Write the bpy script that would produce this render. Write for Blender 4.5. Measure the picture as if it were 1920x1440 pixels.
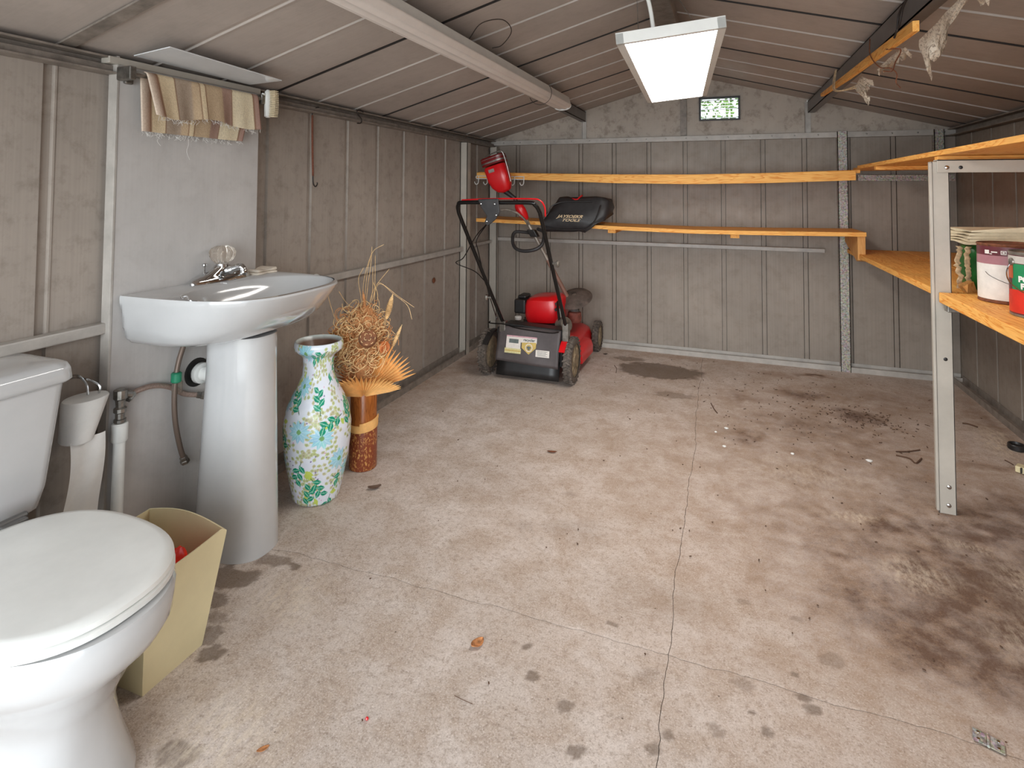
import bpy, bmesh, math, random
import numpy as np
from mathutils import Vector, Matrix
random.seed(7); rng = np.random.default_rng(7)
sc = bpy.context.scene
for o in list(bpy.data.objects): bpy.data.objects.remove(o)
PI = math.pi; R = math.radians

# ------------------------------------------------------------------ camera
H = 1.2
FPX, CYP, YAW, PIT, ROL = 1063.14, 316.97, R(20.28072677), R(2.13874803), R(-0.30529661)
cam = bpy.data.cameras.new('camera'); camo = bpy.data.objects.new('camera', cam); sc.collection.objects.link(camo)
cam.sensor_fit = 'HORIZONTAL'; cam.sensor_width = 36; cam.lens = 36 * FPX / 1920
cam.shift_x = 0; cam.shift_y = -(720 - CYP) / 1920; cam.clip_start = .02
fwd = Vector((-math.sin(YAW) * math.cos(PIT), math.cos(YAW) * math.cos(PIT), math.sin(PIT)))
rt = Vector((math.cos(YAW), math.sin(YAW), 0)); up = rt.cross(fwd)
rt2 = rt * math.cos(ROL) - up * math.sin(ROL)
up2 = rt * math.sin(ROL) + up * math.cos(ROL)
camo.matrix_world = Matrix(((rt2.x, up2.x, -fwd.x, 0), (rt2.y, up2.y, -fwd.y, 0), (rt2.z, up2.z, -fwd.z, H), (0, 0, 0, 1)))
sc.camera = camo

# ------------------------------------------------------------------ light and exposure
w = bpy.data.worlds.new('sky'); sc.world = w; w.use_nodes = True
bg = w.node_tree.nodes['Background']; bg.inputs[0].default_value = (.86, .93, 1, 1); bg.inputs[1].default_value = 2.4

def area(name, loc, rot, sx, sy, power, col):
    l = bpy.data.lights.new(name, 'AREA'); l.shape = 'RECTANGLE'; l.size = sx; l.size_y = sy; l.energy = power; l.color = col
    o = bpy.data.objects.new(name, l); sc.collection.objects.link(o); o.location = loc; o.rotation_euler = rot; return o
area('daylight_in_doorway', (-.15, -2.6, 1.25), (R(88), 0, 0), 3.6, 2.3, 150, (.90, .965, 1))
sc.view_settings.view_transform = 'Standard'; sc.view_settings.look = 'None'
sc.view_settings.exposure = .28; sc.view_settings.gamma = 1; sc.view_settings.use_curve_mapping = False

# ------------------------------------------------------------------ helpers
def S(r, g, b, a=1):
    f = lambda c: (c / 255 / 12.92) if c / 255 <= .04045 else ((c / 255 + .055) / 1.055) ** 2.4
    return (f(r), f(g), f(b), a)

class MB:
    def __init__(s): s.v = []; s.f = []; s.m = []; s.mi = 0
    def add(s, vs, fs):
        n = len(s.v); s.v += [tuple(p) for p in vs]; s.f += [tuple(n + i for i in f) for f in fs]; s.m += [s.mi] * len(fs); return s
    def box(s, x0, x1, y0, y1, z0, z1):
        v = [(x, y, z) for z in (z0, z1) for y in (y0, y1) for x in (x0, x1)]
        return s.add(v, [(0, 2, 3, 1), (4, 5, 7, 6), (0, 1, 5, 4), (2, 6, 7, 3), (0, 4, 6, 2), (1, 3, 7, 5)])
    def obox(s, c, ax, ay, az):
        c, ax, ay, az = map(Vector, (c, ax, ay, az))
        v = [c + ax * i + ay * j + az * k for k in (-1, 1) for j in (-1, 1) for i in (-1, 1)]
        return s.add(v, [(0, 2, 3, 1), (4, 5, 7, 6), (0, 1, 5, 4), (2, 6, 7, 3), (0, 4, 6, 2), (1, 3, 7, 5)])
    def loft(s, rings, closed=True, cap0=True, cap1=True):
        n = len(rings[0]); b = len(s.v); vs = [p for r in rings for p in r]; fs = []
        for i in range(len(rings) - 1):
            for j in range(n if closed else n - 1):
                k = (j + 1) % n; fs.append((i * n + j, i * n + k, (i + 1) * n + k, (i + 1) * n + j))
        if cap0: fs.append(tuple(range(n))[::-1])
        if cap1: fs.append(tuple((len(rings) - 1) * n + j for j in range(n)))
        return s.add(vs, fs)
    def tube(s, pts, r, seg=8, cap=True):
        pts = [Vector(p) for p in pts]; rs = r if isinstance(r, (list, tuple)) else [r] * len(pts)
        t0 = (pts[1] - pts[0]).normalized(); u = t0.orthogonal().normalized(); rings = []
        for i, p in enumerate(pts):
            a = pts[max(i - 1, 0)]; c = pts[min(i + 1, len(pts) - 1)]; t = (c - a)
            t = t.normalized() if t.length > 1e-9 else t0
            u = (u - t * u.dot(t)).normalized(); v = t.cross(u)
            rings.append([p + (u * math.cos(2 * PI * k / seg) + v * math.sin(2 * PI * k / seg)) * rs[i] for k in range(seg)])
        return s.loft(rings, True, cap, cap)
    def lathe(s, prof, c=(0, 0, 0), seg=32, axis=(0, 0, 1), cap=True):
        ax = Vector(axis).normalized(); u = ax.orthogonal().normalized(); v = ax.cross(u); c = Vector(c)
        if abs(ax.z) > .99: u = Vector((1, 0, 0)); v = ax.cross(u)
        rings = [[c + ax * z + (u * math.cos(2 * PI * k / seg) + v * math.sin(2 * PI * k / seg)) * r for k in range(seg)] for r, z in prof]
        return s.loft(rings, True, cap, cap)
    def grid(s, fn, nu, nv):
        vs = [fn(i / nu, j / nv) for j in range(nv + 1) for i in range(nu + 1)]
        fs = [(j * (nu + 1) + i, j * (nu + 1) + i + 1, (j + 1) * (nu + 1) + i + 1, (j + 1) * (nu + 1) + i) for j in range(nv) for i in range(nu)]
        return s.add(vs, fs)
    def prism(s, poly, d):
        d = Vector(d); n = len(poly); p = [Vector(q) for q in poly]
        return s.add(p + [q + d for q in p], [tuple(range(n))[::-1], tuple(range(n, 2 * n))] + [(i, (i + 1) % n, n + (i + 1) % n, n + i) for i in range(n)])

def wloc(o):
    v = Vector((0, 0, 0))
    while o: v = v + o.location; o = o.parent
    return v
def mesh(mb, name, mats, smooth=35):
    me = bpy.data.meshes.new(name); me.from_pydata([tuple(p) for p in mb.v], [], mb.f)
    for m in (mats if isinstance(mats, (list, tuple)) else [mats]): me.materials.append(m)
    if len(me.materials) > 1: me.polygons.foreach_set('material_index', mb.m)
    bm = bmesh.new(); bm.from_mesh(me); bmesh.ops.recalc_face_normals(bm, faces=bm.faces); bm.to_mesh(me); bm.free()
    if smooth: me.shade_smooth(); me.set_sharp_from_angle(angle=R(smooth))
    me.update(); return me
def obj(name, mb, mats, parent=None, smooth=35, bevel=0, solid=0, sub=0, origin=None, label=None):
    me = mesh(mb, name, mats, smooth)
    if parent is not None: off = wloc(parent)
    elif origin is not None: off = Vector(origin)
    else:
        a = np.array([tuple(v.co) for v in me.vertices]); off = Vector(((a[:, 0].min() + a[:, 0].max()) / 2, (a[:, 1].min() + a[:, 1].max()) / 2, a[:, 2].min()))
    me.transform(Matrix.Translation(-off))
    o = bpy.data.objects.new(name, me); sc.collection.objects.link(o)
    if parent is not None: o.parent = parent
    else: o.location = off
    if solid: m = o.modifiers.new('s', 'SOLIDIFY'); m.thickness = solid; m.offset = 0
    if sub: m = o.modifiers.new('u', 'SUBSURF'); m.levels = m.render_levels = sub
    if bevel: m = o.modifiers.new('b', 'BEVEL'); m.width = bevel; m.segments = 2; m.limit_method = 'ANGLE'; m.angle_limit = R(40)
    if label: o['label'] = label
    return o
def inst(name, me, loc, parent=None, rot=(0, 0, 0)):
    o = bpy.data.objects.new(name, me); sc.collection.objects.link(o); o.rotation_euler = rot
    o.parent = parent; o.location = Vector(loc) - (wloc(parent) if parent else Vector((0, 0, 0))); return o
def tag(o, label, cat, group=None):
    o['label'] = label; o['category'] = cat
    if group: o['group'] = group
    return o
def thing(name, loc, label, cat, group=None):
    o = bpy.data.objects.new(name, None); sc.collection.objects.link(o); o.location = loc; o.empty_display_size = .05
    return tag(o, label, cat, group)
def struct(o): o['kind'] = 'structure'; return o
def arc(c, r, a0, a1, n, u=(1, 0, 0), v=(0, 0, 1)):
    c, u, v = Vector(c), Vector(u), Vector(v)
    return [c + u * r * math.cos(a0 + (a1 - a0) * i / n) + v * r * math.sin(a0 + (a1 - a0) * i / n) for i in range(n + 1)]
def smoothpath(P, n=6):
    P = [Vector(p) for p in P]; Q = [P[0] * 2 - P[1]] + P + [P[-1] * 2 - P[-2]]; out = []
    for i in range(1, len(Q) - 2):
        for k in range(n):
            t = k / n; a, b, c, d = Q[i - 1:i + 3]
            out.append(.5 * ((2 * b) + (c - a) * t + (2 * a - 5 * b + 4 * c - d) * t * t + (3 * b - a - 3 * c + d) * t ** 3))
    return out + [P[-1]]
def ray(x, y):
    d = rt2 * ((x - 960) / FPX) + up2 * (-(y - CYP) / FPX) + fwd; return d
def at(x, y, ax, v):                      # photograph pixel -> point of the room on a given plane
    d = ray(x, y); o = Vector((0, 0, H)); i = 'XYZ'.index(ax); return o + d * ((v - o[i]) / d[i])
def project(P):
    d = Vector(P) - Vector((0, 0, H)); f = d.dot(fwd); return 960 + FPX * d.dot(rt2) / f, CYP - FPX * d.dot(up2) / f

# value noise for masks
def vnoise(x, y, seed=0):
    r = np.random.default_rng(seed).random((64, 64)); xi = np.floor(x).astype(int); yi = np.floor(y).astype(int); fx = x - xi; fy = y - yi
    fx = fx * fx * (3 - 2 * fx); fy = fy * fy * (3 - 2 * fy); g = lambda a, b: r[a % 64, b % 64]
    return (g(xi, yi) * (1 - fx) + g(xi + 1, yi) * fx) * (1 - fy) + (g(xi, yi + 1) * (1 - fx) + g(xi + 1, yi + 1) * fx) * fy
def fbm(x, y, seed=0, o=4):
    s = 0; a = .5
    for k in range(o): s = s + a * vnoise(x * 2 ** k + 13.7 * k, y * 2 ** k + 7.1 * k, seed + k); a *= .5
    return s / (1 - .5 ** o)

# ------------------------------------------------------------------ materials
class NT:
    def __init__(s, name):
        s.mat = bpy.data.materials.new(name); s.mat.use_nodes = True; s.n = s.mat.node_tree.nodes; s.l = s.mat.node_tree.links
        s.b = s.n['Principled BSDF']
    def node(s, t, **k):
        n = s.n.new(t)
        for a, b in k.items(): setattr(n, a, b)
        return n
    def link(s, a, b): s.l.new(a, b)
    def put(s, sock, v):
        if hasattr(v, 'is_output') or isinstance(v, bpy.types.NodeSocket): s.l.new(v, sock)
        else: sock.default_value = v
    def coord(s, scale=(1, 1, 1), kind='Object'):
        tc = s.node('ShaderNodeTexCoord'); mp = s.node('ShaderNodeMapping'); mp.inputs['Scale'].default_value = scale
        s.link(tc.outputs[kind], mp.inputs[0]); return mp.outputs[0]
    def world(s, scale=(1, 1, 1)):
        g = s.node('ShaderNodeNewGeometry'); mp = s.node('ShaderNodeMapping'); mp.inputs['Scale'].default_value = scale
        s.link(g.outputs['Position'], mp.inputs[0]); return mp.outputs[0]
    def noise(s, vec, scale, detail=4, rough=.6, dist=0):
        n = s.node('ShaderNodeTexNoise'); n.inputs['Scale'].default_value = scale; n.inputs['Detail'].default_value = detail
        n.inputs['Roughness'].default_value = rough; n.inputs['Distortion'].default_value = dist; s.link(vec, n.inputs['Vector']); return n.outputs['Fac']
    def ramp(s, fac, stops):
        r = s.node('ShaderNodeValToRGB'); s.put(r.inputs[0], fac); e = r.color_ramp.elements
        while len(e) < len(stops): e.new(.5)
        for i, (p, c) in enumerate(stops):
            e[i].position = p; e[i].color = c if isinstance(c, tuple) else (c, c, c, 1)
        return r.outputs[0]
    def mix(s, f, a, b, mode='MIX'):
        m = s.node('ShaderNodeMix', data_type='RGBA', blend_type=mode); s.put(m.inputs[0], f); s.put(m.inputs[6], a); s.put(m.inputs[7], b); return m.outputs[2]
    def math(s, op, a, b=0, clamp=False):
        m = s.node('ShaderNodeMath', operation=op, use_clamp=clamp); s.put(m.inputs[0], a); s.put(m.inputs[1], b); return m.outputs[0]
    def bump(s, h, st=.3, d=.002):
        b = s.node('ShaderNodeBump'); b.inputs['Strength'].default_value = st; b.inputs['Distance'].default_value = d; s.put(b.inputs['Height'], h); s.link(b.outputs[0], s.b.inputs['Normal'])
    def fin(s, col, rough=.5, metal=0, spec=.5, **k):
        s.put(s.b.inputs['Base Color'], col); s.put(s.b.inputs['Roughness'], rough); s.b.inputs['Metallic'].default_value = metal
        s.b.inputs['Specular IOR Level'].default_value = spec
        for a, v in k.items(): s.put(s.b.inputs[a.replace('_', ' ')], v)
        return s.mat
def plain(name, col, rough=.5, metal=0, var=.12, scale=12, bump=0, spec=.5, **k):
    t = NT(name); v = t.world(); n = t.noise(v, scale, 5, .65); d = tuple(c * (1 - var * 2) for c in col[:3]) + (1,); l = tuple(min(1, c * (1 + var)) for c in col[:3]) + (1,)
    if bump: t.bump(t.noise(v, scale * 8, 4), bump, .001)
    return t.fin(t.ramp(n, [(.3, d), (.7, l)]), rough, metal, spec, **k)
def siding(name, c, axis='z', streak=.10, grime=.25, sheen=.45):
    t = NT(name); v = t.world(); big = t.noise(v, 2.2, 5, .65, .4); mid = t.noise(v, 16, 6, .7)
    sv = {'z': (150, 150, 1.5), 'x': (1.5, 150, 1.5)}[axis]
    st = t.noise(t.world(sv), 1, 2, .5)
    col = t.ramp(big, [(.25, tuple(q * .82 for q in c[:3]) + (1,)), (.75, tuple(min(1, q * 1.1) for q in c[:3]) + (1,))])
    col = t.mix(t.math('MULTIPLY', t.ramp(mid, [(.5, 0), (.75, 1)]), grime), col, S(96, 84, 70))
    col = t.mix(t.math('MULTIPLY', t.ramp(st, [(.35, 0), (.65, 1)]), streak), col, (.02, .018, .015, 1))
    t.bump(st, .25, .0006)
    return t.fin(col, t.ramp(mid, [(.3, sheen), (.8, min(1, sheen + .25))]), .0, .4)
def wood(name, c1, c2, axis='x', sc_=1, rough=.6):
    t = NT(name); s1 = {'x': (1.2, 14, 14), 'y': (14, 1.2, 14), 'z': (14, 14, 1.2)}[axis]
    v = t.world(tuple(q * sc_ for q in s1)); n = t.noise(v, 1.6, 3, .55, 1.2); w_ = t.math('FRACT', t.math('MULTIPLY', n, 9))
    fine = t.noise(t.world(tuple(q * 6 for q in s1)), 1.5, 3, .6)
    col = t.mix(t.ramp(w_, [(0, 0), (.55, .15), (.85, 1), (1, .1)]), c1, c2)
    col = t.mix(t.math('MULTIPLY', t.ramp(fine, [(.4, 0), (.7, 1)]), .25), col, tuple(q * .55 for q in c2[:3]) + (1,))
    kn = t.noise(t.world((3, 3, 3)), 1, 2, .5)
    col = t.mix(t.ramp(kn, [(.62, 0), (.8, .35)]), col, tuple(q * .45 for q in c2[:3]) + (1,))
    t.bump(fine, .2, .001); return t.fin(col, rough, 0, .35)
def colattr(name, rough=.4, attr='Col', bump=0, spec=.5):
    t = NT(name); a = t.node('ShaderNodeVertexColor', layer_name=attr)
    n = t.noise(t.world(), 40, 4)
    c = t.mix(.12, a.outputs['Color'], t.ramp(n, [(.3, .05), (.7, .9)]), 'OVERLAY')
    if bump: t.bump(n, bump, .001)
    return t.fin(c, rough, 0, spec)
def setcol(me, cols, attr='Col'):
    a = me.color_attributes.new(attr, 'FLOAT_COLOR', 'POINT'); a.data.foreach_set('color', np.asarray(cols, dtype=np.float32).ravel())

M = {}
M['wall'] = siding('taupe_siding', S(152, 141, 130)); M['wall_l'] = siding('grimy_taupe_siding', S(168, 157, 147), streak=.08, grime=.4)
M['roof'] = siding('roof_sheet', S(184, 173, 165), 'x', .05, .12); M['gable'] = siding('gable_sheet', S(176, 164, 152), 'z', .03, .75)
M['track'] = plain('grey_painted_steel', S(176, 170, 163), .4, 0, .12, 9); M['trackd'] = plain('dull_steel_track', S(138, 128, 119), .5, 0, .2, 20)
M['beam'] = plain('dark_grey_steel', S(112, 108, 107), .4, .2, .1, 6); M['post'] = plain('light_grey_steel', S(186, 179, 168), .35, .1, .06, 8)
M['door'] = siding('white_painted_door', S(196, 192, 189), 'z', .03, .12, .35)
M['china'] = plain('white_ceramic', S(192, 192, 192), .12, 0, .03, 5, 0, .6, Coat_Weight=.6, Coat_Roughness=.05)
M['chrome'] = plain('chrome', S(205, 205, 205), .08, 1, .05, 30); M['dullmetal'] = plain('dull_steel', S(150, 146, 140), .35, .9, .2, 40)
M['black'] = plain('black_plastic', S(38, 36, 36), .42, 0, .2, 20); M['blackpaint'] = plain('black_enamel', S(26, 24, 24), .25, .2, .1, 20)
M['red'] = plain('red_plastic', S(214, 20, 28), .28, 0, .06, 6, 0, .6); M['dred'] = plain('dark_red', S(120, 16, 20), .4, 0, .15, 12)
M['grey'] = plain('grey_rubber_flap', S(84, 76, 76), .55, 0, .12, 14); M['rubber'] = plain('dirty_rubber', S(104, 94, 86), .8, 0, .35, 50)
M['tan'] = plain('dusty_tan_hub', S(150, 132, 106), .7, 0, .3, 30); M['alu'] = plain('cast_aluminium', S(165, 160, 152), .4, .8, .2, 40)
M['white'] = plain('white_plastic', S(226, 226, 222), .35, 0, .04, 10); M['cream'] = plain('cream_plastic', S(224, 211, 170), .4, 0, .04, 5)
M['paper'] = plain('soft_paper', S(226, 224, 220), .9, 0, .05, 10); M['cord'] = plain('beige_cloth', S(214, 196, 164), .95, 0, .14, 60, .4)
M['woodx'] = wood('pine_x', S(250, 190, 104), S(226, 142, 54), 'x'); M['woody'] = wood('pine_y', S(250, 190, 104), S(226, 140, 52), 'y')
M['woodz'] = wood('pine_z', S(226, 172, 104), S(190, 124, 60), 'z')
M['bamboo'] = wood('varnished_bamboo', S(176, 104, 48), S(120, 62, 26), 'z', 1.6, .25)
M['straw'] = plain('dry_straw', S(240, 200, 146), .8, 0, .2, 40); M['straw2'] = plain('brown_straw', S(208, 148, 96), .8, 0, .25, 40)
M['palm'] = plain('orange_palm_leaf', S(240, 184, 112), .7, 0, .1, 30); M['pod'] = plain('brown_pod', S(128, 80, 50), .8, 0, .3, 40)
M['rust'] = plain('rust_brown', S(120, 70, 44), .8, 0, .3, 60); M['wire'] = plain('dark_wire', S(44, 36, 32), .6, 0, .2, 40)
M['twine'] = plain('pale_twine', S(204, 176, 140), .9, 0, .2, 60); M['bag'] = plain('black_nylon', S(50, 48, 49), .5, 0, .2, 14, .3)
M['dark'] = plain('dark_soil', S(54, 42, 34), .95, 0, .3, 40); M['leafbrown'] = plain('brown_leaf', S(186, 124, 76), .8, 0, .3, 90)
M['green'] = plain('green_plastic', S(40, 140, 104), .4, 0, .1, 30); M['ink'] = plain('gold_ink', S(214, 188, 150), .5, 0, .1, 200)

def m_galv():
    t = NT('galvanised_steel'); v = t.node('ShaderNodeTexVoronoi'); v.inputs['Scale'].default_value = 120; t.link(t.world(), v.inputs['Vector'])
    c = t.ramp(t.noise(t.world(), 90, 4, .8), [(.35, S(112, 104, 96)), (.62, S(196, 190, 182))]); return t.fin(t.mix(.3, c, v.outputs['Color'], 'SOFT_LIGHT'), .45, .25)
M['galv'] = m_galv()
def m_glow(name, c, e):
    t = NT(name); t.fin(c, .3); t.b.inputs['Emission Color'].default_value = c; t.b.inputs['Emission Strength'].default_value = e; return t.mat
M['lamp'] = m_glow('lit_diffuser', S(252, 248, 242), 17.0)
def m_clear(name, c, rough=.05, tr=1.0):
    t = NT(name); return t.fin(c, rough, 0, .5, Transmission_Weight=tr)
M['acrylic'] = m_clear('clear_acrylic', S(236, 226, 214), .08, .9)
def m_lace():
    t = NT('torn_plastic_film'); n = t.noise(t.world(), 110, 3, .7); a = t.ramp(n, [(.40, .0), (.55, 1)]); t.fin(S(206, 192, 174), .6, 0, .5); t.put(t.b.inputs['Alpha'], t.math('MULTIPLY', t.math('ADD', a, .35, True), .9)); return t.mat
M['lace'] = m_lace()
def m_towel():
    t = NT('striped_towel'); tc = t.node('ShaderNodeUVMap'); sx = t.node('ShaderNodeSeparateXYZ'); t.link(tc.outputs[0], sx.inputs[0])
    C, T, G, P, B = S(226, 206, 172), S(196, 172, 142), S(178, 160, 142), S(176, 146, 132), S(134, 96, 72)
    st = [(0, S(222, 204, 186)), (.07, B), (.085, C), (.20, C), (.205, B), (.215, G), (.34, G), (.36, T), (.41, T), (.415, B), (.425, C), (.46, C), (.465, B), (.475, T), (.62, T), (.63, P), (.72, P), (.725, B), (.735, S(228, 214, 184)), (.93, S(228, 214, 184)), (.94, B), (.955, P), (1, S(186, 150, 140))]
    r = t.node('ShaderNodeValToRGB'); e = r.color_ramp.elements; e[0].position = 0; e[0].color = st[0][1]; e[1].position = 1; e[1].color = st[-1][1]
    for p, c in st[1:-1]: q = e.new(p); q.color = c
    t.link(sx.outputs[0], r.inputs[0]); n = t.noise(t.world(), 180, 3, .7); t.bump(n, .7, .002)
    return t.fin(t.mix(t.ramp(n, [(.35, 0), (.75, .3)]), r.outputs[0], S(120, 100, 84)), .95, 0, .1)
def m_floor():
    t = NT('stained_concrete'); v = t.world(); a = t.node('ShaderNodeVertexColor', layer_name='Col'); sp = t.node('ShaderNodeSeparateColor'); t.link(a.outputs['Color'], sp.inputs[0])
    big = t.noise(v, 1.3, 6, .65, .5); mid = t.noise(v, 7, 8, .75, .3); fine = t.noise(v, 60, 6, .8); gr = t.noise(v, 210, 3, .8)
    c = t.ramp(big, [(.3, S(186, 173, 163)), (.7, S(214, 202, 195))])
    c = t.mix(t.math('MULTIPLY', t.ramp(mid, [(.40, 0), (.60, 1)]), .75), c, S(172, 153, 137))
    c = t.mix(t.ramp(t.noise(v, 3.2, 9, .8, .8), [(.52, 0), (.66, .55)]), c, S(222, 212, 206))
    c = t.mix(t.ramp(fine, [(.34, .6), (.52, 0)]), c, S(134, 116, 101)); c = t.mix(t.ramp(gr, [(.55, 0), (.68, .7)]), c, S(226, 216, 208))
    c = t.mix(t.ramp(gr, [(.32, .6), (.44, 0)]), c, S(104, 90, 78))
    jit = t.math('SUBTRACT', t.math('ADD', t.math('MULTIPLY', mid, .55), t.math('MULTIPLY', fine, .55)), .55)
    c = t.mix(t.math('MULTIPLY', t.math('ADD', sp.outputs[0], t.math('MULTIPLY', jit, t.math('MULTIPLY', sp.outputs[0], 1.6)), True), .85), c, t.mix(t.math('ADD', t.math('MULTIPLY', sp.outputs[0], 1.1), t.math('MULTIPLY', t.math('SUBTRACT', fine, .5), 1.6), True), S(168, 130, 96), S(84, 54, 34)))
    c = t.mix(t.math('MULTIPLY', sp.outputs[1], .78), c, S(98, 82, 68))
    c = t.mix(t.math('MULTIPLY', sp.outputs[2], t.ramp(t.noise(t.world((14, 5, 1)), 5, 5, .75), [(.42, 0), (.62, .85)])), c, S(226, 210, 188))
    vo = t.node('ShaderNodeTexVoronoi'); vo.inputs['Scale'].default_value = 26; t.link(v, vo.inputs['Vector'])
    c = t.mix(t.math('MULTIPLY', t.ramp(vo.outputs['Distance'], [(.045, 1), (.075, 0)]), t.ramp(mid, [(.5, 0), (.56, .7)])), c, S(70, 56, 46))
    t.bump(t.math('ADD', t.math('MULTIPLY', fine, .6), t.math('MULTIPLY', gr, .5)), .35, .003)
    return t.fin(c, .85, 0, .25)
M['floor'] = m_floor(); M['towel'] = m_towel()
M['vcol'] = colattr('printed_glaze', .25); M['vcolm'] = colattr('printed_label', .4)

# ------------------------------------------------------------------ room shell
XL, XR, D, Y0, ZT = -1.814, 1.417, 4.4165, -.45, 1.613
XM, SL = (XL + XR) / 2, .277
ZR = ZT + SL * (XM - XL)

# floor: six slabs parted by cracked joints
fl = MB().box(XL - .05, XR + .05, Y0, D + .05, -.12, -.012)
floor = struct(obj('floor', fl, M['dark'], smooth=0, origin=(0, 0, 0)))
ell = []   # stains (kind, x, y, rx, ry, strength)
def st(k, x, y, rx, ry, s=1): ell.append((k, x, y, rx, ry, s))
for q in [(.45, 2.5, .85, 1.7, .5), (-.35, 2.7, .8, 1.6, .24), (.6, 1.9, .6, .35, .4), (.92, 2.15, .48, .95, .85), (.62, 2.1, .5, .55, .5), (.6, 3.3, .75, 1.0, .36), (.9, 3.9, .5, .4, .4), (.89, 2.5, .17, .10, .9), (.68, 3.52, .17, .11, 1), (.64, 3.60, .08, .05, 1), (.45, 3.78, .22, .13, .75), (.35, 3.3, .3, .2, .35), (.3, 4.13, .32, .08, .45), (.55, 4.2, .16, .05, .9),
          (.08, 3.62, .16, .14, .45), (.1, 3.05, .14, .12, .5), (.7, 2.2, .22, .12, .75), (.82, 2.0, .16, .18, .75), (.6, 2.42, .16, .06, .6), (1.1, 3.1, .25, .05, .5), (.5, 1.85, .3, .22, .35), (1.1, 2.7, .25, .3, .5), (1.3, 3.6, .12, .8, .6),
          (.25, 2.3, .35, .3, .18), (-.3, 4.3, .8, .08, .3), (.75, 1.72, .2, .18, .4), (-1.7, 3.3, .12, .9, .35), (-1.75, 2.1, .1, .5, .5), (.35, 1.98, .12, .05, .3)]: st(0, *q)
for q in [(-.40, 3.93, .29, .17, 1), (-.62, 4.13, .13, .05, .7), (-.28, 3.5, .12, .06, .5), (-1.45, 1.40, .10, .05, .9), (-1.38, 1.50, .06, .035, .7), (-1.29, 1.50, .028, .018, .9), (-1.40, 1.30, .05, .03, .8), (-1.335, 1.25, .035, .02, .5), (-1.33, 1.19, .06, .035, .7),
          (-1.255, 1.135, .045, .035, .9), (-1.09, .93, .055, .03, .8), (-.5, 2.0, .12, .08, .22), (-.2, 1.75, .2, .12, .15), (-.9, 2.2, .3, .2, .12)]: st(1, *q)
for px, py, r, s in [(988, 1207, .014, .8), (997, 1264, .018, .8), (1064, 1324, .022, .7), (1086, 1411, .020, .8), (1248, 1380, .018, .7), (1224, 1404, .018, .7), (1405, 1338, .009, 1), (1519, 1329, .02, .8), (1436, 1372, .018, .8), (1484, 1264, .009, .8), (1500, 1305, .016, .8), (1152, 1169, .014, .7),
                     (1389, 1279, .03, .4), (1564, 1236, .03, .4), (1210, 1262, .04, .3), (1395, 1130, .02, .4), (1500, 1165, .02, .4), (1068, 925, .03, .3), (983, 985, .06, .25), (1345, 1370, .02, .5)]:
    p = at(px, py, 'Z', 0); st(1, p.x, p.y, r, r * .8, s)
for q in [(.45, 2.46, .17, .05, .5), (.78, 2.38, .13, .05, .4), (.56, 2.15, .15, .12, .5), (.9, 2.2, .2, .2, .45), (.8, 1.95, .18, .16, .4), (-1.2, 1.4, .16, .14, .5), (-1.05, 1.0, .2, .16, .5), (1.25, 3.4, .1, .3, .8), (.35, 2.75, .3, .2, .3)]: st(2, *q)
def jy(x, k): return {0: 1.55, 1: 3.12}[k] + .05 * (fbm(x * 3 + 3 * k, x * 0 + 5.2, 40 + k) - .5) + .012 * (fbm(x * 30, x * 0 + 1.1, 50 + k) - .5)
def jx(y): return -.135 + .045 * (fbm(y * 2.5, y * 0 + 9.3, 60) - .5) + .012 * (fbm(y * 25, y * 0 + 2.1, 61) - .5)
yb = [lambda x: Y0 + 0 * x, lambda x: jy(x, 0), lambda x: jy(x, 1), lambda x: D + .03 + 0 * x]
xb = [lambda y: XL - .03 + 0 * y, jx, lambda y: XR + .03 + 0 * y]
G_ = .0007
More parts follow.
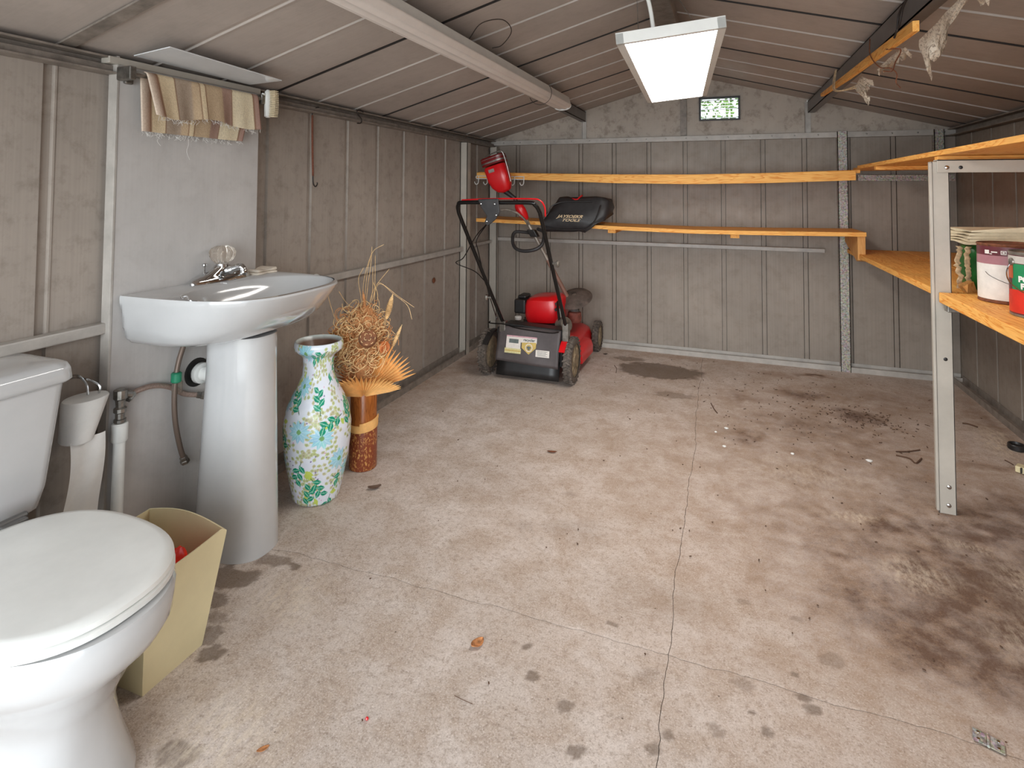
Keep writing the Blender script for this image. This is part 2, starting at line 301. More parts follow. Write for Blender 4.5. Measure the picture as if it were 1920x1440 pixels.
for j in range(3):
    for i in range(2):
        nx = int([210, 190][i]); ny = int([260, 220, 180][j]); u = np.linspace(0, 1, nx + 1); v = np.linspace(0, 1, ny + 1); U, V = np.meshgrid(u, v)
        xa = [XL - .03, -.135, XR + .03]; ya = [Y0, 1.55, 3.12, D + .03]
        X = xa[i] + (xa[i + 1] - xa[i]) * U; Y = ya[j] + (ya[j + 1] - ya[j]) * V
        for _ in range(2):
            lo, hi = xb[i](Y) + (G_ if i else 0), xb[i + 1](Y) - (G_ if i < 1 else 0); X = lo + (hi - lo) * U
            lo, hi = yb[j](X) + (G_ * 1.3 if j else 0), yb[j + 1](X) - (G_ * 1.3 if j < 2 else 0); Y = lo + (hi - lo) * V
        Z = .0025 * (fbm(X * 2, Y * 2, 3) - .5)
        edge = (np.minimum(U * nx, (1 - U) * nx) < .5) | (np.minimum(V * ny, (1 - V) * ny) < .5); Z = np.where(edge, Z - .0006, Z)
        m = np.zeros((3,) + X.shape); wx = X + .09 * (fbm(X * 9, Y * 9, 11) - .5) + .05 * (fbm(X * 40, Y * 40, 12) - .5); wy = Y + .09 * (fbm(X * 9, Y * 9, 21) - .5) + .05 * (fbm(X * 40, Y * 40, 22) - .5)
        for k, cx, cy, rx, ry, s in ell:
            kx, ky = (wx, wy) if min(rx, ry) > .03 else (X + (wx - X) * .35, Y + (wy - Y) * .35)
            d = np.sqrt(((kx - cx) / rx) ** 2 + ((ky - cy) / ry) ** 2); soft = {0: .9, 1: .14, 2: .7}[k] if s > .35 else .8
            f = np.clip((1 - d) / soft + (.15 if k == 1 else 0), 0, 1) * s; m[k] = np.maximum(m[k], f) if k else 1 - (1 - m[k]) * (1 - f)
        grain = fbm(X * 22, Y * 22, 31); m[0] = np.clip(m[0] * (.55 + .9 * grain), 0, 1)
        nvx = (nx + 1) * (ny + 1); idx = np.arange(nvx).reshape(ny + 1, nx + 1)
        F = np.stack([idx[:-1, :-1], idx[:-1, 1:], idx[1:, 1:], idx[1:, :-1]], -1).reshape(-1, 4)
        per = list(idx[0, :]) + list(idx[1:, -1]) + list(idx[-1, :-1][::-1]) + list(idx[1:-1, 0][::-1])
        co = np.stack([X, Y, Z], -1).reshape(-1, 3); low = co[per].copy(); low[:, 2] = -.0118
        fs = F.tolist(); n = len(per); fs += [(per[a], nvx + a, nvx + (a + 1) % n, per[(a + 1) % n]) for a in range(n)]
        me = bpy.data.meshes.new('slab'); me.from_pydata(np.vstack([co, low]).tolist(), [], fs); me.materials.append(M['floor'])
        cols = np.ones((nvx + n, 4)); cols[:nvx, :3] = m.reshape(3, -1).T; cols[nvx:, :3] = (1, 1, 0); setcol(me, cols); me.shade_smooth(); me.set_sharp_from_angle(angle=R(40))
        inst('slab', me, (0, 0, 0), floor)

# ribbed sheets: profile across (t), out = away from the room
def sheet(wd, L, name, mat, lip=True, groove=.034, dep=.011):
    pr = [(0, 0), (.0008, 0), (wd - groove, 0), (wd - groove + .004, -dep), (wd - .005, -dep), (wd - .0035, 0), (wd - .0035, .0022) if lip else (wd - .002, 0), (wd + .002, .0022) if lip else (wd, 0)]
    mb = MB(); mb.grid(lambda u, v: (pr[round(u * (len(pr) - 1))][0], pr[round(u * (len(pr) - 1))][1], v * L), len(pr) - 1, 1)
    me = mesh(mb, name, mat, 0); return me
def sheet2(wd, L, name, mat):
    g = .036; pr = [(0, 0), (wd - g, 0), (wd - g + .0004, -.0195), (wd - g + .0050, -.0195), (wd - g + .0054, -.004), (wd - .0066, -.004), (wd - .0062, -.0195), (wd - .0014, -.0195), (wd - .001, 0), (wd, 0)]
    return mesh(MB().grid(lambda u, v: (pr[round(u * 9)][0], pr[round(u * 9)][1], v * L), 9, 1), name, mat, 0)
wl = struct(obj('wall_left', MB().box(XL - .024, XL - .021, Y0, D + .02, 0, ZT + .02).box(XL, XL + .052, Y0, D, ZT - .058, ZT - .052).box(XL, XL + .006, Y0, D, ZT - .052, ZT - .004).box(XL + .006, XL + .05, Y0, D, ZT - .012, ZT - .006).box(XL + .028, XL + .033, Y0, D, ZT - .052, ZT - .03), M['trackd'], smooth=0, origin=(XL, 1.9, 0)))  # first box is an unseen outer skin added to block sky leaks
wr = struct(obj('wall_right', MB().box(XR + .021, XR + .024, Y0, D + .02, 0, ZT + .02).box(XR - .05, XR, Y0, D, ZT - .05, ZT - .044).box(XR - .006, XR, Y0, D, ZT - .05, ZT - .004).box(XR - .05, XR, Y0, D, ZT - .010, ZT - .004), M['trackd'], smooth=0, origin=(XR, 1.9, 0)))  # first box: added skin outside the sheets, unseen, stops light leaking in
wb = struct(obj('wall_back', MB().box(XL, XR, D + .021, D + .024, 0, ZT - .012).box(XL, XR, D - .035, D, ZT - .042, ZT - .004), M['track'], smooth=0, origin=(0, D, 0), bevel=.003))  # thin rear box is an added unseen skin that keeps sky light out
me_l = sheet(.277, ZT, 'wall_panel', M['wall_l']); me_b = sheet2(.2655, ZT, 'wall_panel', M['wall']); me_r = sheet2(.267, ZT, 'wall_panel', M['wall'])
y = 1.078 - .277 * 6
while y < D:
    if Y0 - .1 < y < D - .05: inst('wall_panel', me_l, (XL - .001, y, 0), wl, (0, 0, R(90)))
    y += .277
for o in wl.children: o.scale = (1, -1, 1)   # room side faces +x
y = 4.17 - .267 * 17
while y < D:
    if y > Y0 - .1: inst('wall_panel', me_r, (XR + .001, y, 0), wr, (0, 0, R(90)))
    y += .267
me_e = sheet(.07, ZT, 'wall_panel', M['wall'], groove=.01)
for k in range(13):
    o = inst('wall_panel', me_b if k < 12 else me_e, (-1.827 + .2655 * k, D + .001, 0), wb); o.scale = (1, -1, 1)
# tracks, rails, posts as trims
def trim(n, mb, mat, **k): return struct(obj(f'trim_{n}', mb, mat, smooth=0, **k))
trim(1, MB().box(XL, XL + .055, Y0, D - .05, -.002, .012).box(XL, XL + .006, Y0, D - .05, .012, .05).box(XL + .049, XL + .055, Y0, D - .05, .012, .036), M['trackd'])
trim(2, MB().box(XR - .055, XR, Y0, D - .05, -.002, .012).box(XR - .006, XR, Y0, D - .05, .012, .05).box(XR - .055, XR - .049, Y0, D - .05, .012, .036), M['trackd'])
trim(3, MB().box(XL, XR, D - .05, D, -.002, .012).box(XL, XR, D - .006, D, .012, .05).box(XL, XR, D - .05, D - .044, .012, .034), M['track'])
trim(4, MB().box(XL, XL + .035, Y0, 3.8, .752, .785), M['track'], bevel=.004)
trim(5, MB().box(XL + .06, .66, D - .034, D, .783, .812), M['track'], bevel=.004)
trim(6, MB().box(XL, XL + .035, 3.86, D - .06, .768, .79), M['track'], bevel=.003)
def chan(x0, x1, y0, y1, z0, z1, t=.004): return MB().box(x0, x1, y0, y0 + t, z0, z1).box(x0, x0 + t, y0, y1, z0, z1).box(x1 - t, x1, y0, y1, z0, z1)
trim(7, chan(XL + .003, XL + .058, 3.80, 3.86, .0, ZT - .062), M['post']); trim(8, chan(XL + .008, XL + .075, 4.35, D - .04, 0, ZT - .055), M['post'])
trim(9, chan(.74, .80, 4.365, D - .004, 0, ZT - .002), M['galv']); trim(10, chan(1.29, 1.345, 4.365, D - .004, .04, ZT - .006), M['galv'])
trim(11, MB().box(.86, 1.40, D - .04, D - .004, 1.275, 1.315), M['galv'])
scr = MB()
for k in range(22): scr.lathe([(.006, 0), (.005, .003), (0.001, .004)], (XL + .12 + k * .145, D - .035, ZT - .022), 6, (0, -1, 0))
scr_o = obj('screw', scr, M['dullmetal'], wb); scr_o['kind'] = 'stuff'

# roof: two slopes of ribbed sheets
half = (XM - XL) / math.cos(math.atan(SL)); ang = math.atan(SL)
ceil = struct(obj('ceiling', MB().box(XM - .06, XM + .06, Y0, D, ZR + .004, ZR + .010).prism([(XL - .1, Y0, ZT + .015), (XL - .1, Y0, ZT + .020), (XM, Y0, ZR + .052), (XM, Y0, ZR + .046)], (0, D - Y0, 0)).prism([(XR + .1, Y0, ZT + .015), (XR + .1, Y0, ZT + .020), (XM, Y0, ZR + .052), (XM, Y0, ZR + .046)], (0, D - Y0, 0)), M['trackd'], smooth=0, origin=(XM, 2, ZR)))  # both prisms are unseen outer skins added to shut out sky light
me_rf = sheet(.2775, half + .03, 'roof_panel', M['roof'])
def roofsheet(mirror, lap=False):
    mb = MB(); wd, groove, dep = .2775, .024, .005
    pr = [(0, 0), (wd - groove, 0), (wd - groove + .004, dep), (wd - .005, dep), (wd - .0035, 0), (wd - .0035, -.0025), (wd + .002, -.0025)]
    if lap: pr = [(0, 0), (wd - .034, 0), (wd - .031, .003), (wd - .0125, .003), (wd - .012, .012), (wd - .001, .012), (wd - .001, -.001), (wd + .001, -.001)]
    npf = len(pr) - 1
    L = half + .02; s = -1 if mirror else 1
    mb.grid(lambda u, v: (s * v * L * math.cos(ang), pr[round(u * npf)][0], v * L * math.sin(ang) + pr[round(u * npf)][1]), npf, 1)
    if lap: mb.m = [1 if 3 <= k_ <= 6 else 0 for k_ in range(len(mb.f))]  # slot faces coloured dark, painting in the shade of the lap gap
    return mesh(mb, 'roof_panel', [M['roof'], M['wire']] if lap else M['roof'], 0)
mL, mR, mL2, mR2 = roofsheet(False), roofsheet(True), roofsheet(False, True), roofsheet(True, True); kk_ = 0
y = 1.10 - .2775 * 6
while y < D - .02:
    if y > Y0 - .2:
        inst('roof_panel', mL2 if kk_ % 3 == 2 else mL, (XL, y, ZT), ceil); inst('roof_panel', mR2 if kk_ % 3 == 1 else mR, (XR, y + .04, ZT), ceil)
    y += .2775; kk_ += 1
# back gable above the top track
gb = struct(obj('wall_gable', MB().box(XL, XR, D + .012, D + .016, ZT - .01, ZT), M['gable'], smooth=0, origin=(XM, D, ZT)))
def zr(x): return ZT + SL * (min(x - XL, XR - x))
def gpoly(xs, holes=None):
    mb = MB(); mb.prism([(xs[0], D, ZT - .003)] + [(xs[-1], D, ZT - .003)] + [(x, D, zr(x) + .002) for x in xs[::-1]], (0, .006, 0)); return mb
obj('gable_panel', gpoly([XL, -1.02]), M['gable'], gb, 0); obj('gable_panel', gpoly([-1.018, -.262]), M['gable'], gb, 0)
wx0, wx1, wz0, wz1 = -.142, .121, 1.729, 1.883
g = MB()
g.prism([(-.258, D, ZT - .003), (wx0, D, ZT - .003), (wx0, D, zr(wx0)), (XM, D, zr(XM)), (-.258, D, zr(-.258))], (0, .006, 0))
g.prism([(wx1, D, ZT - .003), (.566, D, ZT - .003), (.566, D, zr(.566)), (wx1, D, zr(wx1))], (0, .006, 0))
g.prism([(wx0, D, ZT - .003), (wx1, D, ZT - .003), (wx1, D, wz0), (wx0, D, wz0)], (0, .006, 0)); g.prism([(wx0, D, wz1), (wx1, D, wz1), (wx1, D, zr(wx1)), (wx0, D, zr(wx0))], (0, .006, 0))
obj('gable_panel', g, M['gable'], gb, 0); obj('gable_panel', gpoly([.568, .86]), M['gable'], gb, 0); obj('gable_panel', gpoly([.8595, XR]), M['gable'], gb, 0)
for xs, nn in ((-1.019, 12), (.568, 13)): trim(nn, MB().box(xs - .018, xs + .018, D - .012, D - .002, ZT - .002, 1.83).box(xs - .018, xs - .014, D - .03, D - .002, ZT, 1.75), M['track'])
trim(14, MB().box(-.285, -.24, D - .02, D - .001, ZT, 1.985), M['trackd'])
# window in the gable with slats; frame and panes
wf = MB(); f_ = .010
wf.box(wx0 - f_, wx1 + f_, D - .02, D + .02, wz1 - .002, wz1 + f_).box(wx0 - f_, wx1 + f_, D - .02, D + .02, wz0 - f_, wz0 + .002).box(wx0 - f_, wx0 + .003, D - .02, D + .02, wz0, wz1).box(wx1 - .003, wx1 + f_, D - .02, D + .02, wz0, wz1)
win = struct(obj('window_1', wf, M['black'], smooth=0))
for k in range(7):
    z = wz0 + .012 + k * .0215
    obj('slat', MB().obox(((wx0 + wx1) / 2, D + .012, z), (.128, 0, 0), (0, .008, .004), (0, -.0004, .0009)), M['acrylic'] if k % 3 else M['white'], win, 0)
# outside: unseen ground, added to bounce daylight; hedge seen through the little window
og = struct(obj('ground', MB().box(-6, 6, -8, Y0 - .001, -.06, -.01).box(-6, 6, D + .3, 9, -.06, -.01), plain('pale_bounce_paving', S(176, 170, 160), .9), smooth=0))
hd = MB()
for k in range(5200):
    c = Vector((rng.uniform(-1.1, 1.0), rng.uniform(5.6, 6.2), rng.uniform(1.2, 2.75))); a = Vector(rng.normal(size=3)).normalized() * .035; b = a.orthogonal().normalized() * .014
    if rng.random() < .2 and c.z > 2.1: continue
    hd.add([c - a, c + b, c + a, c - b], [(0, 1, 2, 3)])
for k in range(9): x = rng.uniform(-1, .9); hd.tube([(x, 5.9, 0), (x + .05, 5.9, 1.2), (x, 5.9, 2.3)], .012, 5)
tag(obj('hedge', hd, plain('green_leaves', S(112, 150, 66), .5, 0, .4, 9), smooth=0), 'green leafy hedge outside, seen through the small gable window', 'hedge')['kind'] = 'stuff'
# front wall behind the camera with the wide doorway
struct(obj('wall_front', MB().box(XL, -1.62, Y0 - .01, Y0, 0, ZT).box(1.05, XR, Y0 - .01, Y0, 0, ZT).prism([(XL, Y0, ZT), (XR, Y0, ZT), (XM, Y0, ZR)], (0, -.01, 0)), M['wall'], smooth=0))

# roof beams along the shed
def cbeam(name, x0, x1, z0, z1, flip, label):
    t = .004; mb = MB().box(x0, x0 + t, Y0, D - .004, z0, z1) if not flip else MB().box(x1 - t, x1, Y0, D - .004, z0, z1)
    mb.box(x0, x1, Y0, D - .004, z0, z0 + t).box(x0, x1, Y0, D - .004, z1 - t, z1); return struct(obj(name, mb, M['beam'], smooth=0, label=label))
cbeam('trim_15', -1.045, -1.005, 1.745, 1.822, True, 'dark grey steel roof beam on the left'); cbeam('trim_16', .568, .612, 1.750, 1.828, False, 'dark grey steel roof beam on the right')
struct(obj('trim_17', MB().box(-.275, -.185, Y0, D - .004, 1.955, 2.02), M['trackd'], smooth=0, bevel=.004))
# nailed lath under the roof at the left
struct(obj('trim_18', MB().obox((-1.45, 1.083, zr(-1.45) - .006), (.345, 0, .345 * SL), (0, .022, 0), (0, 0, .003)), M['trackd'], smooth=0))
#PART2
# ------------------------------------------------------------------ wooden shelves
def sagboard(x0, x1, y0, y1, ztop, zbot, n=28):
    mb = MB(); rings = []
    for i in range(n + 1):
        x = x0 + (x1 - x0) * i / n; rings.append([(x, y0, zbot(x)), (x, y1, zbot(x)), (x, y1, ztop(x)), (x, y0, ztop(x))])
    return mb.loft(rings)
def lip(P):   # interpolate through points
    xs, ys = zip(*P); return lambda x: float(np.interp(x, xs, ys))
ut = lip([(-1.85, 1.338), (-1.3, 1.323), (-.7, 1.312), (-.18, 1.309), (.3, 1.317), (.8, 1.333)]); ub = lip([(-1.85, 1.29), (-1.3, 1.275), (-.7, 1.253), (-.18, 1.247), (.3, 1.255), (.8, 1.273)])
us = thing('wall_shelf', (-.5, 4.2, 1.3), 'long sagging upper pine shelf on the ribbed back wall', 'shelf', 'pine shelves on the walls')
obj('board', sagboard(XL + .062, .80, 4.005, 4.36, lambda x: ut(x) + .004, lambda x: ut(x) - .016), M['woodx'], us, 0, .0015)
obj('front_lip', sagboard(XL + .055, .772, 3.98, 4.003, ut, ub), M['woodx'], us, 0, .002)
lt = lip([(-1.85, .988), (-1.2, .972), (-.7, .953), (-.2, .944), (.3, .948), (.82, .957)]); lb = lambda x: lt(x) - .026
ls = thing('wall_shelf', (-.5, 4.2, .9), 'long bowed lower pine shelf on the back wall with a bracket at its right end', 'shelf', 'pine shelves on the walls')
obj('board', sagboard(XL + .062, .818, 3.96, 4.36, lt, lb), M['woodx'], ls, 0, .0015)
for x in (-.73, .077):
    obj('cleat', MB().box(x - .025, x + .03, 4.0, 4.36, lb(x) - .026, lb(x)), M['woody'], ls, 0, .0015)
obj('end_bracket', MB().prism([(.775, 3.985, .785), (.775, 4.02, .775), (.775, 4.37, .87), (.775, 4.37, .932), (.775, 3.985, .93)], (.042, 0, 0)), M['woodz'], ls, 0, .0015)
rs = thing('wall_shelf', (1.1, 2.8, 1.34), 'high pine shelf along the right wall, seen from below above the grey post', 'shelf', 'pine shelves on the walls')
obj('board', MB().box(.783, 1.08, 1.0, 4.0, 1.342, 1.362), M['woody'], rs, 0, .0015)
obj('board', MB().box(1.083, 1.405, 1.0, 4.33, 1.342, 1.361), M['woody'], rs, 0, .0015)
obj('board', MB().box(.83, 1.08, 4.005, 4.36, 1.341, 1.360), M['woodx'], rs, 0, .0015)
for y, z in ((2.64, 1.302), (3.58, 1.322), (1.9, 1.31)): obj('batten', MB().box(.79, 1.40, y, y + .038, z if y != 2.64 else 1.326, 1.3415), M['woodx'], rs, 0, .0015)
r2 = thing('wall_shelf', (1.1, 3.2, .78), 'low pine shelf on the right beyond the grey post', 'shelf', 'pine shelves on the walls')
obj('board', MB().box(.782, 1.09, 2.645, 4.33, .795, .821), M['woody'], r2, 0, .002); obj('board', MB().box(1.093, 1.405, 2.645, 4.33, .797, .822), M['woody'], r2, 0, .002)
r3 = thing('wall_shelf', (1.1, 1.8, .78), 'thick near pine shelf on the right carrying the paint cans', 'shelf', 'pine shelves on the walls')
obj('board', MB().box(.768, 1.09, .9, 2.588, .785, .823), M['woody'], r3, 0, .003); obj('board', MB().box(1.093, 1.405, .9, 2.588, .785, .822), M['woody'], r3, 0, .003)
obj('support_rail', MB().box(.78, 1.40, 2.54, 2.575, .757, .784), M['dullmetal'], r3, 0, .003)
# upright post with top rail, bolts
pt = thing('shelf_post', (.778, 2.6, 0), 'grey steel post standing on the floor, holding the right-hand shelves', 'post')
obj('channel', chan(.756, .812, 2.596, 2.636, 0, 1.318).box(.748, .757, 2.592, 2.600, .01, 1.312), M['post'], pt, 0, .001)
obj('top_rail', MB().box(.772, 1.405, 2.588, 2.5945, 1.276, 1.325).box(.772, 1.405, 2.588, 2.63, 1.320, 1.325), M['post'], pt, 0, .001)
for x, z, h in ((.802, 1.295, 0), (.846, 1.295, 1), (.787, .572, 1), (.789, .10, 0), (.787, .032, 0)):
    yy = 2.5875 if z > 1.2 else 2.5955
    b = MB().lathe([(.0085, 0), (.0075, .0025), (.004, .0045)] if not h else [(.007, 0), (.006, .0006)], (x, yy, z), 10, (0, -1, 0)); obj('bolt' if not h else 'bolt_hole', b, M['chrome'] if not h else M['black'], pt)

# ------------------------------------------------------------------ ceiling light, tube fixture
lp = thing('panel_light', (-.16, 2.05, 1.6), 'lit rectangular white panel lamp hanging under the ridge', 'ceiling light')
ax = Vector((.9962, 0, .0875)).normalized(); ay = Vector((-.058, .9964, .033)).normalized(); ax = (Vector((.9962, .01, .0875)) - ay * Vector((.9962, .01, .0875)).dot(ay)).normalized(); an = ax.cross(ay); WX, LY = .15, .74
cc = Vector((-.2815, 1.622, 1.6212)) + ax * WX + ay * LY
def q(u, v, z): p = cc + ax * u + ay * v + an * (z - 1.6); return (p.x, p.y, p.z)
UP = an * 1
fr = MB()
for u0, u1, v0, v1 in ((-WX, WX, -LY, -LY + .020), (-WX, WX, LY - .020, LY), (-WX, -WX + .023, -LY, LY), (WX - .023, WX, -LY, LY)):
    fr.prism([q(u0, v0, 1.6), q(u1, v0, 1.6), q(u1, v1, 1.6), q(u0, v1, 1.6)], UP * .031)
fr.prism([q(-WX, -LY, 1.629), q(WX, -LY, 1.629), q(WX, LY, 1.629), q(-WX, LY, 1.629)], UP * .004)
obj('frame', fr, M['white'], lp, 0, .001)
obj('diffuser', MB().prism([q(-WX + .023, -LY + .020, 1.604), q(WX - .023, -LY + .020, 1.604), q(WX - .023, LY - .020, 1.604), q(-WX + .023, LY - .020, 1.604)], UP * .003), M['lamp'], lp, 0)
obj('cable', MB().tube(smoothpath([(-.18, 1.66, 1.66), (-.195, 1.68, 1.75), (-.225, 1.66, 1.86), (-.25, 1.6, 1.955)]), .006, 8), M['white'], lp)
for v in (-.5, .5):
    for u in (-.1, .1): p = q(u, v, 1.632); obj('hanging_wire', MB().tube([p, (-.23 + u * .3, p[1], 1.956)], .0012, 5), M['dullmetal'], lp)
tf = thing('tube_light', (-.98, 2.4, 1.74), 'long unlit ribbed strip light mounted along the left roof beam', 'ceiling light')
def rib_lens(u, v):   # u across, v along
    y = 1.1 + 2.42 * v; a = PI * u; wdt = .058
    x = -.958 + .012 * (1 - v) - wdt * math.cos(a); z = 1.752 - .022 * (1 - v) - .034 * max(0, math.sin(a)) ** .7 + .0055 * abs(math.sin(a * 5))
    return (x, y, z)
obj('lens', MB().grid(rib_lens, 110, 24), plain('ribbed_acrylic', S(232, 224, 218), .35, 0, .04, 6), tf, 60)
obj('housing', MB().loft([[(-1.0, y, 1.748 - s), (-.902, y, 1.748 - s), (-.915, y, 1.80 - s), (-.99, y, 1.80 - s)] for y, s in ((1.08, .022), (3.53, 0))]), M['white'], tf, 0, .002)
for y in (1.09, 3.525): obj('end_cap', MB().prism([(-1.018 + (.012 if y < 2 else 0) + .118 * (1 - math.cos(PI * k / 12)) / 2 , y, 1.752 - (.022 if y < 2 else 0) - .037 * math.sin(PI * k / 12) ** .7) for k in range(13)], (0, .004, 0)), M['white'], tf, 0)
tag(obj('loop_wire', MB().tube(smoothpath([(-.92, 2.0, 1.79), (-.86, 1.98, 1.84), (-.80, 2.05, 1.868), (-.80, 2.15, 1.85), (-.86, 2.2, 1.81), (-.905, 2.2, 1.80)]), .002, 5), M['wire']), 'thin dark wire looping beside the strip light on the left beam', 'wire')
tag(obj('tie_wire', MB().tube(arc((-.958, 3.05, 1.75), .066, R(-160), R(40), 14), .0018, 5), M['wire']), 'thin wire tied round the far end of the strip light', 'wire')
tag(obj('wood_sliver', MB().prism([(-1.12, 1.75, 1.776), (-1.06, 1.73, 1.77), (-1.055, 1.75, 1.77), (-1.09, 1.765, 1.774), (-1.125, 1.775, 1.775)], (0, 0, .006)), M['pod'], smooth=0), 'brown wood sliver stuck behind the left edge of the strip light', 'wood scrap')

# ------------------------------------------------------------------ right beam: lath, torn film, twine, wires
tag(obj('wood_strip', MB().loft([[(x, y, z) for x, z in ((.548, z0), (.566, z0), (.566, z0 + h), (.548, z0 + h))] for y, z0, h in ((2.02, 1.688, .033), (3.0, 1.722, .030), (3.72, 1.757, .018))]), M['woody'], smooth=0, bevel=.001), 'orange pine strip tied along the side of the right roof beam', 'wood strip')
def film(name, pts, label, seed, w=9):
    r = np.random.default_rng(seed); P = [Vector(p) for p in pts]
    def fn(u, v):
        a = P[0].lerp(P[1], u); b = P[3].lerp(P[2], u); p = a.lerp(b, v)
        n = Vector((.6, .8, 0)) * (math.sin(u * w + v * 5 + seed) * .02 + math.sin(u * 21 + v * 13) * .008) * (.2 + v); ed = (math.sin(u * 37 + seed) * .01 + math.sin(u * 83) * .006) * v
        return p + n + Vector((0, 0, ed))
    o = obj(name, MB().grid(fn, 26, 26), M['lace'], smooth=80); return tag(o, label, 'plastic film', 'torn plastic hanging from the right beam')
film('torn_film', [(.615, 1.72, 1.74), (.60, 2.15, 1.69), (.625, 2.17, 1.572), (.64, 2.08, 1.655)], 'large torn pale plastic film hanging below the near end of the pine strip', 1)
film('torn_film', [(.60, 2.95, 1.725), (.60, 3.10, 1.70), (.63, 3.0, 1.60), (.625, 2.90, 1.69)], 'small torn pale plastic rag hanging by the twine near the far end of the beam', 2)
film('torn_film', [(.60, 2.28, 1.71), (.585, 2.62, 1.69), (.59, 2.6, 1.665), (.61, 2.3, 1.68)], 'narrow white plastic shred hanging under the middle of the pine strip', 3, 4)
film('torn_film', [(.66, 1.35, 1.75), (.62, 1.78, 1.76), (.63, 1.8, 1.69), (.665, 1.4, 1.70)], 'pale plastic film trailing off the beam at the top right edge', 4, 5)
tag(obj('twine', MB().tube(smoothpath([(.56, 3.30, 1.83), (.545, 3.26, 1.76), (.54, 3.22, 1.715), (.56, 3.17, 1.70), (.60, 3.10, 1.705), (.625, 3.05, 1.72)]), .0035, 6).tube(smoothpath([(.56, 3.33, 1.83), (.54, 3.28, 1.75), (.542, 3.23, 1.708), (.58, 3.12, 1.695), (.63, 3.0, 1.69)]), .003, 6), M['twine']), 'pale twine tied round the right beam and its pine strip', 'twine')
tag(obj('dark_cord', MB().tube(smoothpath([(.556, 1.95, 1.83), (.55, 2.10, 1.80), (.548, 2.15, 1.75), (.545, 2.2, 1.715)]), .0035, 6).tube(smoothpath([(.556, 1.98, 1.825), (.548, 2.14, 1.79), (.545, 2.17, 1.73)]), .0028, 6), M['wire']), 'dark looped cord over the near end of the pine strip', 'cord')
tag(obj('rusty_wire', MB().tube(smoothpath([(.55, 2.55, 1.80), (.544, 2.52, 1.73), (.56, 2.46, 1.67), (.585, 2.42, 1.655), (.60, 2.40, 1.63), (.60, 2.41, 1.60), (.605, 2.38, 1.575)]), .0022, 5).tube(smoothpath([(.545, 2.3, 1.70), (.575, 2.25, 1.685), (.585, 2.35, 1.665), (.59, 2.42, 1.645), (.575, 2.47, 1.655)]), .0024, 5), M['rust']), 'twisted rusty wire dangling from the right beam', 'wire')

# ------------------------------------------------------------------ door panel, towel, brush
PX = -1.764
dp = thing('door_panel', (-1.778, 1.512, 0), 'upright white painted door panel leaning behind the sink', 'panel')
obj('slab_face', MB().box(-1.796, PX, 1.226, 1.800, .0, 1.606), M['door'], dp, 0, .003)
obj('edge_strip', MB().box(-1.800, PX + .002, 1.218, 1.2255, .0, 1.612), M['track'], dp, 0, .001)
obj('top_rail', MB().box(-1.796, PX + .006, 1.19, 1.80, 1.585, 1.607), M['post'], dp, 0, .002)
hole = MB().lathe([(.05, 0), (.05, .001)], (PX + .0005, 1.535, .545), 24, (1, 0, 0)); obj('pipe_hole', hole, M['black'], dp)
tb = thing('towel_rail', (-1.74, 1.5, 1.54), 'steel towel rail on the top of the door panel', 'towel rail')
obj('bracket', MB().box(PX + .001, -1.70, 1.215, 1.236, 1.535, 1.578).box(PX + .001, -1.748, 1.236, 1.262, 1.528, 1.548), M['dullmetal'], tb, 0, .004)
obj('bracket', MB().box(PX + .001, -1.70, 1.748, 1.768, 1.535, 1.575), M['dullmetal'], tb, 0, .004)
obj('bar', MB().tube([(-1.712, 1.236, 1.557), (-1.712, 1.748, 1.557)], .009, 12), M['dullmetal'], tb)
# towel draped over the bar (front face + shorter back face)
def towel(u, v):
    y = 1.268 + .455 * u; Lf, Lb = .122 + .008 * math.sin(u * 9), .175 - .0 * u
    t = v * (Lf + Lb + .036); fold = .006 * math.sin(u * 14 + .6) + .003 * math.sin(u * 33)
    if t < Lb: x = -1.726 - .006; z = 1.557 - (Lb - t); x += fold * .4; y += .03 * (1 - u) * (Lb - t) * 2 - u * .05 * (Lb - t) * 5
    elif t < Lb + .036: a = PI * (t - Lb) / .036; x = -1.712 - .0155 * math.cos(a); z = 1.557 + .0125 * math.sin(a)
    else: d = t - Lb - .036; x = -1.6965 + fold * (.3 + d * 6) + d * .05; z = 1.557 - d; y += (.22 * (1 - u) ** 2 + .05 * u) * d
    return (x, y, z)
tw = MB().grid(towel, 90, 60); me = mesh(tw, 'towel', M['towel'], 80); uv = me.uv_layers.new(name='UV')
for lpi in me.loops:
    vi = lpi.vertex_index; uv.data[lpi.index].uv = ((vi % 91) / 90, (vi // 91) / 60)
me.transform(Matrix.Translation((1.712, -1.5, -1.42))); tow = inst('striped_towel', me, (-1.712, 1.5, 1.42)); m_ = tow.modifiers.new('s', 'SOLIDIFY'); m_.thickness = .004
tag(tow, 'frayed beige striped towel draped over the towel rail', 'towel')
fg = MB()
for k in range(150):
    u = rng.random(); f = rng.random() < .5; p = Vector(towel(u, 1 if f else 0)); fg.tube([p, p + Vector((rng.normal() * .004, rng.normal() * .006, -.006)), p + Vector((rng.normal() * .006, rng.normal() * .010, -.008 - .012 * rng.random()))], .0005, 4)
for y0, L in ((1.34, .05), (1.45, .09)):
    fg.tube(smoothpath([(-1.735, y0, 1.39), (-1.738, y0 + .006, 1.39 - L * .4), (-1.736, y0 - .002, 1.39 - L * .7), (-1.738, y0 + .012, 1.39 - L)]), .0006, 4)
obj('fringe', fg, M['paper'], tow)['kind'] = 'stuff'
